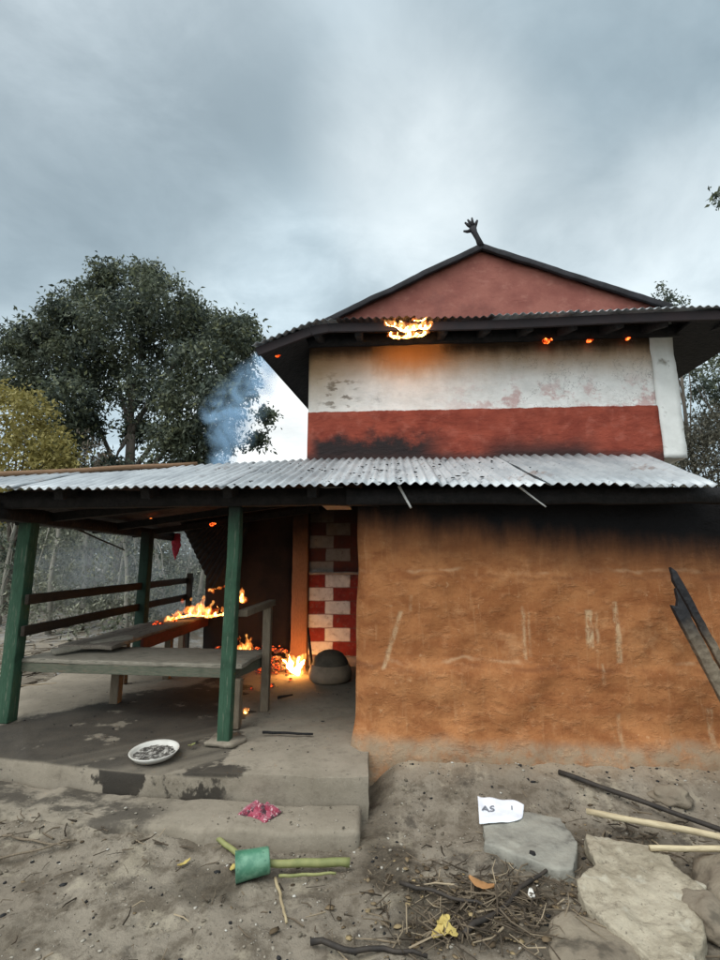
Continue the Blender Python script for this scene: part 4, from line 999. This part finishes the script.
bits('pebbles', 2800, gpt(-3.4, 2.2, 1.8, 3.0), .0018, .011, M['peb'])
bits('pebbles', 900, gpt(-.1, 2.4, 3.0, 3.75), .002, .012, M['peb'])
bits('charcoal_bits', 160, gpt(-.1, 2.2, 3.0, 3.75), .003, .013, M['coal'])
bits('charcoal_bits', 230, lambda: (random.uniform(-3.3, -.3), random.uniform(3.35, 6.2), .243), .002, .013, M['coal'], .3)
bits('pebbles', 150, lambda: (random.uniform(-2.6, -.25), random.uniform(2.95, 3.2), .105), .002, .008, M['peb'])
def rf():
    x = min(2.1, max(-1.6, random.gauss(-.1, .8))); t = random.random() * .85; y0, tt = ltop(x); t = min(t, tt - .05) if tt < 1 else t
    return x, 3.4 + 1.6 * t, lz(x) + .555 * t + .012
bits('charred_flakes', 380, rf, .004, .022, M['coal'], .2)

m, n = new_mat('brown leaf litter'); isl = n.island()
finish(n, n.ramp(isl, [(0, (.05, .036, .022)), (.5, (.12, .085, .05)), (.85, (.21, .155, .09)), (1, (.33, .25, .13))]), .85, None, .2); M['litter'] = m
def lp():
    x, y = random.gauss(.42, .3), random.gauss(2.47, .18); return x, y, gz(x, y) + random.uniform(0, .015)
bits('leaf_litter', 520, lp, .004, .02, M['litter'], .18)
bits('leaf_litter', 240, gpt(-3.2, 2.0, 1.9, 3.0), .003, .012, M['litter'], .2)
bits('leaf_litter', 120, lambda: (lambda x, y: (x, y, gz(x, y)))(random.gauss(1.2, .28), random.gauss(3.1, .12)), .004, .016, M['litter'], .2)
# red rag hanging behind the porch
M['rag'] = simple('red cloth', (.42, .04, .07), (.30, .03, .05), 12, .9, .3, 30)
o = cloth('hanging_rag', [(-3.30, 0), (-3.16, 0), (-3.14, -.2), (-3.22, -.42), (-3.28, -.25)], .02, M['rag'], 'red rag hanging from a line behind the rear porch post', 'rag', 2, 0)
o.rotation_euler = (R(90), 0, 0); o.location = (-.10, 7.25, 2.03)
rod('dead_branch', (-3.45, 4.6, 2.03), (-3.2, 5.6, 1.72), .012, .008, M['iron'], 'thin dark stick hanging aslant inside the left porch bay', 'stick', wob=.01)

# ------------------------------------------------------------------ vegetation
def leaf_mat(name, stops, trans=.25, rough=.6):
    m, n = new_mat(name); c = n.ramp(n.island(), stops)
    c = n.mix(n.mr(n.noise(n.pos(), .9, 3, .6), .42, .62, 0, .55), c, n.mix(.5, c, stops[-1][1]))
    d = n.new('ShaderNodeBsdfPrincipled'); n.put(d.inputs['Base Color'], c); n.put(d.inputs['Roughness'], rough); n.put(d.inputs['Specular IOR Level'], .3)
    t = n.new('ShaderNodeBsdfTranslucent'); n.put(t.inputs[0], c); x = n.new('ShaderNodeMixShader'); x.inputs[0].default_value = trans
    n.l.new(d.outputs[0], x.inputs[1]); n.l.new(t.outputs[0], x.inputs[2]); n.l.new(x.outputs[0], n.out.inputs[0]); return m
M['lf_dark'] = leaf_mat('dark grey green leaves', [(0, (.035, .047, .038)), (.5, (.066, .085, .066)), (.85, (.115, .14, .105)), (1, (.20, .21, .10))])
M['lf_grey'] = leaf_mat('grey green leaves', [(0, (.085, .096, .066)), (.6, (.16, .17, .125)), (1, (.30, .30, .22))])
M['lf_yel'] = leaf_mat('yellow olive leaves', [(0, (.13, .115, .03)), (.5, (.25, .21, .06)), (1, (.40, .34, .12))])
M['lf_brown'] = leaf_mat('dry brown leaves', [(0, (.07, .055, .04)), (.6, (.15, .12, .09)), (1, (.24, .20, .15))])
M['lf_scrub'] = leaf_mat('dull scrub leaves', [(0, (.04, .04, .028)), (.6, (.075, .07, .05)), (1, (.13, .12, .085))])
M['bark'] = simple('grey brown bark', (.13, .11, .09), (.075, .064, .052), 6, .9, .7, 20, world=True, stretch=(1, 1, .3), dist=.03)
M['palebark'] = simple('pale grey bark', (.30, .28, .235), (.19, .18, .15), 5, .9, .5, 20, world=True, stretch=(1, 1, .3))
M['deadwood'] = simple('dead grey wood', (.20, .17, .14), (.12, .10, .085), 6, .9, .5, 20, world=True)

def leaves(name, cl, per, size, mat, parent, droop=.35, aspect=.42, shell=.55):
    """cl: list of (x,y,z,rx,ry,rz); fills each clump with bent leaf-shaped faces on little sprays"""
    C = []; D = []; Sz = []
    for (x, y, z, rx, ry, rz_) in cl:
        k = max(3, int(per * (rx * ry * rz_) ** (1 / 3) ** 1))
        ns = max(2, k // 9)
        u = rng.normal(size=(ns, 3)); u /= np.linalg.norm(u, axis=1)[:, None]; rad = rng.uniform(shell, 1.05, ns) ** .8
        sp = np.array([x, y, z]) + u * rad[:, None] * np.array([rx, ry, rz_])
        for s_, dv in zip(sp, u):
            q = 9; ax = dv + rng.normal(size=3) * .5; ax[2] -= droop; ax /= np.linalg.norm(ax)
            L = size * rng.uniform(2.5, 5)
            t = rng.uniform(-.5, .6, q)
            C.append(s_ + ax * (t * L)[:, None] + rng.normal(size=(q, 3)) * size * .45)
            dd = ax * .5 + rng.normal(size=(q, 3)) * .6; dd[:, 2] -= droop * .8; D.append(dd); Sz.append(size * rng.uniform(.6, 1.25, q))
    C = np.concatenate(C); D = np.concatenate(D); Sz = np.concatenate(Sz); n_ = len(C)
    D /= np.linalg.norm(D, axis=1)[:, None]
    W = np.cross(D, rng.normal(size=(n_, 3))); W /= np.linalg.norm(W, axis=1)[:, None] + 1e-9; N = np.cross(D, W)
    L = Sz[:, None]; w = L * aspect / 2
    V = np.stack([C - D * L * .5, C - D * L * .02 + W * w + N * L * .06, C + D * L * .5 - N * L * .12, C - D * L * .02 - W * w + N * L * .06], 1).reshape(-1, 3)
    me = arr_mesh(name, V, np.arange(n_ * 4).reshape(-1, 4)); return put_mesh(name, me, mat, parent)
def limbs(name, base, cl, r0, mat, parent, fork, every=1, wob=.25):
    mb = MB(); base = Vector(base); fk = Vector(fork)
    pts = []; k = 8
    for i in range(k + 1):
        t = i / k; p = base.lerp(fk, t); p.x += wob * .5 * mn.noise(Vector((t * 2, base.x, 1))); p.y += wob * .5 * mn.noise(Vector((t * 2, base.x, 5))); pts.append(p)
    mb.tube(pts, [r0 * (1.25 - .6 * t / k) for t in range(k + 1)], 9)
    for j, c in enumerate(cl[::every]):
        e = Vector(c[:3]); s_ = pts[random.randint(k // 2, k)]; q = []; rr_ = []
        for i in range(6):
            t = i / 5; p = s_.lerp(e, t); p.z += .25 * (e - s_).length * math.sin(math.pi * t) * .35; p += Vector((mn.noise(Vector((t * 3, j, 1))), mn.noise(Vector((t * 3, j, 4))), mn.noise(Vector((t * 3, j, 7))))) * wob * .6; q.append(p); rr_.append(max(.008, r0 * .42 * (1 - t * .88)))
        mb.tube(q, rr_, 6)
    return mb.build(name, mat, parent, smooth=True)
def tree(name, label, cat, base, clumps, per, size, lmat, bmat, r0, fork, group=None, droop=.35, aspect=.42, every=1, shell=.55):
    t = empty(name, base); tag(t, label, cat, group)
    leaves('crown', clumps, per, size, lmat, t, droop, aspect, shell)
    limbs('trunk', base, clumps, r0, bmat, t, fork, every)
    return t
# the big dark tree
big = []
for (x, y, r_) in ((128, 285, 1.15), (95, 300, 1.0), (165, 300, 1.15), (70, 325, .9), (40, 345, .85), (15, 350, .75), (120, 330, 1.3), (165, 345, 1.2), (205, 330, .95), (228, 325, .65), (246, 330, .45), (205, 365, 1.0), (235, 360, .7),
                  (80, 360, 1.1), (45, 380, .9), (15, 385, .7), (110, 380, 1.1), (150, 390, 1.0), (190, 400, 1.0), (220, 400, .75), (240, 385, .5), (70, 400, .8), (198, 435, .75), (175, 440, .7), (220, 440, .55), (140, 430, .55), (65, 435, .75), (85, 425, .5), (190, 470, .7), (160, 475, .6), (210, 470, .5), (60, 465, .6), (110, 470, .5),
                  (55, 305, .45), (28, 325, .4), (105, 272, .4), (150, 268, .45), (190, 305, .5), (255, 345, .3), (266, 415, .16), (258, 440, .18)):
    c = PX(x + (3 if x < 60 else 0), y + (7 if y < 330 else 0), 14 + random.uniform(-1.3, 1.3)); big.append((c.x, c.y, c.z, r_ * .92, r_ * 1.15, r_ * .72))
tb = PX(128, 470, 14.3)
tree('broadleaf_tree', 'huge dark grey green broadleaf tree rising behind the left of the porch', 'tree', (tb.x, 14.3, .35), big, 2700, .165, M['lf_dark'], M['bark'], .2, (tb.x + .1, 14.2, 5.6), droop=.45, every=4)
ya = []
for (x, y, r_) in ((52, 300, .25), (184, 318, .22)):
    pass
yb = []
for (x, y, r_) in ((15, 400, .45), (30, 410, .5), (5, 430, .7), (35, 440, .7), (55, 450, .45), (20, 465, .75), (50, 470, .5), (68, 465, .3), (-25, 420, .8), (-30, 460, .8), (10, 500, .8), (45, 500, .6)):
    c = PX(x, y, 10.5 + random.uniform(-.6, .6)); yb.append((c.x, c.y, c.z, r_ * .85, r_, r_ * .7))
c = PX(20, 480, 10.5)
tree('olive_bush', 'yellow olive bushy tree at the left edge in front of the big dark tree', 'tree', (c.x, 10.5, .4), yb, 1500, .12, M['lf_yel'], M['bark'], .09, (c.x, 10.5, 2.6), droop=.1, aspect=.5)
vb = []
for (x, y, r_) in ((88, 440, .35), (96, 455, .4), (105, 470, .5), (82, 470, .4), (120, 480, .45), (100, 500, .5)):
    c = PX(x, y, 11.5 + random.uniform(-.4, .4)); vb.append((c.x, c.y, c.z, r_ * .6, r_ * .6, r_))
c = PX(98, 480, 11.5)
tree('dry_creeper', 'dry brown tangled creeper between the olive bush and the big dark tree', 'creeper', (c.x, 11.5, .4), vb, 330, .12, M['lf_brown'], M['deadwood'], .045, (c.x, 11.5, 3.2), droop=.8, aspect=.25)

# slender trees of the wood seen through the porch
wood = [(2, 9.5), (26, 11), (48, 8.9), (66, 12), (84, 9.3), (100, 11.4), (113, 10.2), (128, 8.7), (150, 10.6), (166, 9.1), (182, 11.8), (196, 10.0), (-30, 9.6), (-14, 12.5)]
wl = ['pale slender tree nearest the left edge, beyond the porch', 'pale slender tree behind the left post', 'slender tree first to the right of the left post, behind the rails', 'thin far tree second right of the left post, behind the rails',
      'slender tree behind the rails, left of the middle of the porch bay', 'thin far tree behind the rails at the middle of the porch bay', 'slender tree behind the rails just left of the rear post', 'near slender tree directly left of the rear post', 'slender tree directly right of the rear post',
      'near slender tree between the rear post and the red rag', 'thin far tree behind the red rag', 'slender tree half hidden by the burnt hanging sheet', 'slender tree beyond the left edge of the porch, half out of view', 'far slender tree at the left edge, behind the olive bush']
for i, (x, Y) in enumerate(wood):
    b = PX(x, 600, Y); g0 = gz(b.x, Y, False); hgt = random.uniform(2.3, 3.1); lean = random.uniform(-.5, .5)
    cl = [(b.x + lean * t + random.uniform(-.5, .5), Y + random.uniform(-.4, .5), g0 + .25 + hgt * t, .5, .5, .45) for t in (.04, .14, .26, .38, .5, .64, .8, .95)]
    tree('slender_tree', wl[i], 'tree', (b.x, Y, g0), cl, 300, .085, M['lf_grey'] if i % 3 else M['lf_dark'], M['palebark'], random.uniform(.025, .045), (b.x + lean, Y, g0 + hgt), group='slender trees beyond the porch', every=2, droop=.5)
# undergrowth and ash-covered litter beyond the porch
ug = [(random.uniform(-9.5, -3.4), random.uniform(8.6, 13), .45 + random.uniform(0, .5), .5, .5, .4) for _ in range(60)]
tag(leaves('undergrowth', ug, 420, .09, M['lf_grey'], None, .2), kind='stuff')
fw = [(random.uniform(-26, 4), random.uniform(17, 24), random.uniform(.8, 4.2), 1.6, 1.6, 1.1) for _ in range(100)]
tag(leaves('far_wood', fw, 420, .24, M['lf_grey'], None, .3), kind='stuff')
M['ashy'] = simple('ash dusted litter', (.34, .33, .31), (.18, .17, .155), 9, .95, .5, 30, world=True)
bits('ash_litter', 520, lambda: (lambda x, y: (x, y, gz(x, y, False)))(random.uniform(-8, -3.7), random.uniform(4.4, 9.5)), .01, .09, M['ashy'], .35)
scatter_twigs('twig_litter', 200, lambda: (random.uniform(-7.5, -3.75), random.uniform(4.6, 9)), M['twigs'], lmin=.15, lmax=.8, rmin=.004, rmax=.012)

# trees on the right, beyond the house
rb = []
for (x, y, r_) in ((712, 365, .5), (700, 380, .45), (725, 380, .7), (695, 395, .35), (712, 395, .5), (735, 400, .9), (720, 350, .35), (740, 360, .7), (690, 372, .22)):
    c = PX(x, y, 12 + random.uniform(-.5, .5)); rb.append((c.x, c.y, c.z, r_ * .8, r_, r_ * .6))
c = PX(745, 420, 12)
tree('thin_leaved_tree', 'sparse dark leaved tree under the right end of the upper eave', 'tree', (c.x, 12, .5), rb, 750, .11, M['lf_dark'], M['bark'], .10, (c.x - .1, 12, 3.8), shell=.2)
sb = []
for (x, y, r_) in ((700, 430, .6), (715, 425, .7), (730, 420, .9), (690, 445, .5), (705, 450, .8), (725, 455, 1.0), (745, 440, 1.2), (700, 475, .8), (685, 460, .4), (725, 490, 1.0), (690, 500, .8)):
    c = PX(x, y, 11 + random.uniform(-.5, .5)); sb.append((c.x, c.y, c.z, r_ * .75, r_, r_ * .6))
c = PX(715, 480, 11)
tree('scrub_bush', 'brownish scrub bush beyond the right end of the lower roof', 'bush', (c.x, 11, .5), sb, 1700, .085, M['lf_scrub'], M['deadwood'], .06, (c.x, 11, 2.6))
tp = PX(668, 290, 11.5)
spg = [(PX(x, y, 11.5).x, 11.5 + random.uniform(-.1, .1), PX(x, y, 11.5).z, r_, r_, r_ * 1.3) for x, y, r_ in ((660, 288, .10), (664, 296, .12), (672, 297, .10), (676, 300, .12), (668, 303, .15), (680, 306, .10), (656, 300, .08))]
tree('sapling', 'thin leafy treetop poking above the roof right of the gable', 'tree', (tp.x + .2, 11.5, .5), spg, 420, .10, M['lf_dark'], M['bark'], .05, (tp.x + .1, 11.5, 6.4), shell=.1)
# branch reaching in at the right edge
ob = empty('side_tree', (5.6, 4.6, .2)); tag(ob, 'dark leafy branch tip reaching in at the right edge of the sky', 'tree')
e0 = PX(722, 197, 4.6)
leaves('crown', [(e0.x + .0, 4.6, e0.z, .05, .07, .06), (e0.x + .06, 4.6, e0.z + .02, .06, .07, .06), (e0.x + .35, 4.7, e0.z + .1, .25, .25, .2), (e0.x + .9, 4.7, e0.z + .4, .5, .5, .4), (e0.x + 1.6, 4.9, e0.z + .8, .9, .9, .7)], 1100, .06, M['lf_dark'], ob, .5, .5, .1)
limbs('trunk', (5.6, 4.6, .0), [(e0.x + .05, 4.6, e0.z), (e0.x + .9, 4.7, e0.z + .4), (e0.x + 1.6, 4.9, e0.z + .8)], .11, M['bark'], ob, (5.5, 4.7, 5.0))

# ------------------------------------------------------------------ smoke
def fall(n, p, cells):
    f = None
    for c_, r_ in cells:
        dv = n.new('ShaderNodeVectorMath', operation='SUBTRACT'); n.put(dv.inputs[0], p); dv.inputs[1].default_value = tuple(c_)
        sv = n.new('ShaderNodeVectorMath', operation='DIVIDE'); n.l.new(dv.outputs[0], sv.inputs[0]); sv.inputs[1].default_value = r_
        lv = n.new('ShaderNodeVectorMath', operation='LENGTH'); n.l.new(sv.outputs[0], lv.inputs[0])
        k = n.mr(lv.outputs['Value'], .15, 1.0, 1, 0); f = k if f is None else n.m('MAXIMUM', f, k)
    return f
def smoke(label, cells, col, dens, sc, lo=.46, hi=.66, aniso=.1):
    m, n = new_mat('smoke'); p = n.pos()
    q = n.noise(p, sc, 5, .6, .8)
    v = n.new('ShaderNodeVolumePrincipled'); n.put(v.inputs['Color'], col); n.put(v.inputs['Anisotropy'], aniso)
    n.put(v.inputs['Density'], n.m('MULTIPLY', n.mr(q, lo, hi), n.m('MULTIPLY', fall(n, p, cells), dens))); n.l.new(v.outputs[0], n.out.inputs['Volume'])
    bm = bmesh.new()
    mb = MB()
    for i, (c, r_) in enumerate(cells): mb.blob(c, r_, 2, .2, 1.6, i + 5)
    o = mb.build('smoke', m, None)
    rm = o.modifiers.new('merge', 'REMESH'); rm.mode = 'VOXEL'; rm.voxel_size = .09
    tag(o, label, 'smoke', kind='stuff'); return o
smoke('blue smoke', [(PX(226, 462, 7), (.34, .34, .34)), (PX(230, 432, 7), (.48, .4, .46)), (PX(240, 405, 7), (.55, .45, .5)), (PX(254, 384, 7), (.46, .4, .44)), (PX(266, 366, 7), (.30, .3, .30)), (PX(218, 412, 7), (.34, .3, .36))],
      (.47, .71, .95), 8.5, 2.6, .38, .74)
smoke('grey smoke', [(PX(165, 570, 8.2), (.9, .5, .9)), (PX(190, 540, 8.2), (.7, .5, .9)), (PX(178, 600, 8.2), (.9, .5, .6)), (PX(120, 560, 8.6), (1.1, .6, .9)), (PX(70, 570, 8.9), (1.2, .6, .9))], (.72, .78, .84), .5, 1.6, .30, .65)

# ------------------------------------------------------------------ sky and sun
W = bpy.data.worlds.new('World'); S.world = W; W.use_nodes = True
n = NT(W.node_tree); n.n.clear(); out = n.new('ShaderNodeOutputWorld')
sky = n.new('ShaderNodeTexSky', sky_type='NISHITA'); sky.sun_disc = False; SE, SR = R(55), R(218)
sky.sun_elevation = SE; sky.sun_rotation = SR; sky.altitude = 900; sky.dust_density = 2
d = n.gen(); sx_, sy_, sz_ = n.xyz(d)
zc = n.m('ADD', n.m('MAXIMUM', sz_, 0.0), .30)
uv = n.comb(n.m('DIVIDE', sx_, zc), n.m('DIVIDE', sy_, zc), 0.0)
rot = n.new('ShaderNodeMapping'); n.put(rot.inputs[0], uv); rot.inputs['Rotation'].default_value = (0, 0, R(35)); rot.inputs['Scale'].default_value = (1.0, 1.3, 1)
c1 = n.noise(rot.outputs[0], 1.25, 6, .56, .5); c2 = n.noise(n.scale(uv, (1.0, 1.25, 1), (3, 1, 0)), 2.9, 8, .6, .55)
cl_ = n.m('ADD', n.m('MULTIPLY', c1, .58), n.m('MULTIPLY', c2, .42))
ccol = n.ramp(cl_, [(.34, (.235, .31, .355)), (.43, (.35, .44, .49)), (.52, (.53, .63, .68)), (.62, (.80, .91, .95))])
hz = n.mr(sz_, .02, .62, 1, 0)
ccol = n.mix(n.m('MULTIPLY', hz, .72), ccol, (.66, .765, .81))
def lobe(v, inner, outer):
    v = Vector(v).normalized(); dp = n.new('ShaderNodeVectorMath', operation='DOT_PRODUCT'); n.put(dp.inputs[0], d); dp.inputs[1].default_value = v
    return n.mr(dp.outputs['Value'], math.cos(R(outer)), math.cos(R(inner)))
cpos = Vector((0, 0, CH))
wobs = n.m('ADD', n.m('MULTIPLY', c2, 1.4), .3)
sund = (math.sin(SR) * math.cos(SE), math.cos(SR) * math.cos(SE), math.sin(SE))
for v, i_, o_, a, colr in ((PX(415, 150, 9) - cpos, 0, 15, .42, (.93, 1.0, 1.02)), (PX(480, 225, 9) - cpos, 0, 14, .35, (.90, .99, 1.01)), (PX(660, 262, 9) - cpos, 0, 15, .4, (.85, .95, .98)), (PX(250, 90, 9) - cpos, 0, 20, .26, (.80, .92, .97)), (PX(270, 425, 9) - cpos, 3, 11, .95, (1.0, .99, .95)), (PX(60, 330, 9) - cpos, 0, 18, .4, (.68, .79, .84)), (PX(345, 265, 9) - cpos, 2, 14, .7, (.70, .80, .845)), (PX(120, 180, 9) - cpos, 0, 14, .5, (.74, .85, .9))):
    k = n.m('MULTIPLY', lobe(v, i_, o_), n.m('MULTIPLY', wobs, a) if a < .9 else a, clamp=True)
    ccol = n.mix(k, ccol, colr)
for v, o_, a in ((PX(30, 20, 9) - cpos, 26, .95), (PX(640, 90, 9) - cpos, 20, .5), (PX(350, 20, 9) - cpos, 18, .5), (PX(-20, 140, 9) - cpos, 20, .45)):
    ccol = n.mix(n.m('MULTIPLY', lobe(v, 0, o_), n.m('MULTIPLY', wobs, a), clamp=True), ccol, (.27, .345, .39))
ccol = n.mix(n.m('MULTIPLY', lobe(sund, 5, 75), .8), ccol, (2.1, 2.15, 2.15))
c3 = n.noise(n.scale(rot.outputs[0], (1.3, 1, 1), (7, 2, 0)), 3.0, 8, .58, .4); c4 = n.noise(n.scale(uv, (1, 1, 1), (1, 8, 0)), 1.7, 6, .6, .6)
ccol = n.mix(1.0, ccol, n.mix(n.mr(n.m('ADD', n.m('MULTIPLY', c3, .5), n.m('MULTIPLY', c4, .5)), .36, .64), (.84, .895, .935), (1.19, 1.225, 1.255)), 'MULTIPLY')
for v, o_, a in ((PX(0, 40, 9) - cpos, 30, .62), (PX(620, 60, 9) - cpos, 22, .3), (PX(330, 20, 9) - cpos, 16, .3)):
    ccol = n.mix(n.m('MULTIPLY', lobe(v, 4, o_), n.m('MULTIPLY', wobs, a), clamp=True), ccol, (.275, .35, .40))
for v, o_, a in ((PX(410, 150, 9) - cpos, 13, .42), (PX(455, 225, 9) - cpos, 15, .40), (PX(670, 265, 9) - cpos, 14, .42)):
    ccol = n.mix(n.m('MULTIPLY', lobe(v, 0, o_), n.m('MULTIPLY', n.mr(n.m('ADD', n.m('MULTIPLY', c1, .7), n.m('MULTIPLY', c3, .3)), .32, .64, .35, 1.05), a), clamp=True), ccol, (.92, 1.0, 1.03))
b1 = n.new('ShaderNodeBackground'); n.put(b1.inputs[0], sky.outputs[0]); b1.inputs[1].default_value = .07
b2 = n.new('ShaderNodeBackground'); n.put(b2.inputs[0], ccol); b2.inputs[1].default_value = 1.0
mx = n.new('ShaderNodeMixShader'); n.put(mx.inputs[0], n.mr(cl_, .22, .34, .86, .97)); n.l.new(b1.outputs[0], mx.inputs[1]); n.l.new(b2.outputs[0], mx.inputs[2]); n.l.new(mx.outputs[0], out.inputs[0])
sl = bpy.data.lights.new('sun', 'SUN'); sl.energy = 1.5; sl.angle = R(35); sl.color = (1, .965, .91)
so = bpy.data.objects.new('sun', sl); COL.objects.link(so)
# sun direction matches the sky texture's rotation (0 = +Y, clockwise)
dv = Vector((math.sin(SR) * math.cos(SE), math.cos(SR) * math.cos(SE), math.sin(SE)))
so.rotation_euler = (-dv).to_track_quat('-Z', 'Y').to_euler(); so.location = (0, 0, 20)

# ------------------------------------------------------------------ render settings
S.render.engine = 'CYCLES'
c = S.cycles; c.use_denoising = True; c.max_bounces = 6; c.diffuse_bounces = 3; c.glossy_bounces = 2; c.transmission_bounces = 3; c.volume_bounces = 1; c.transparent_max_bounces = 8
c.volume_step_rate = 2.0; c.volume_max_steps = 96; c.sample_clamp_indirect = 6
vs_ = S.view_settings; S.display_settings.display_device = 'sRGB'; vs_.view_transform = 'Standard'; vs_.look = 'None'; vs_.exposure = .12; vs_.gamma = 1; vs_.use_curve_mapping = False
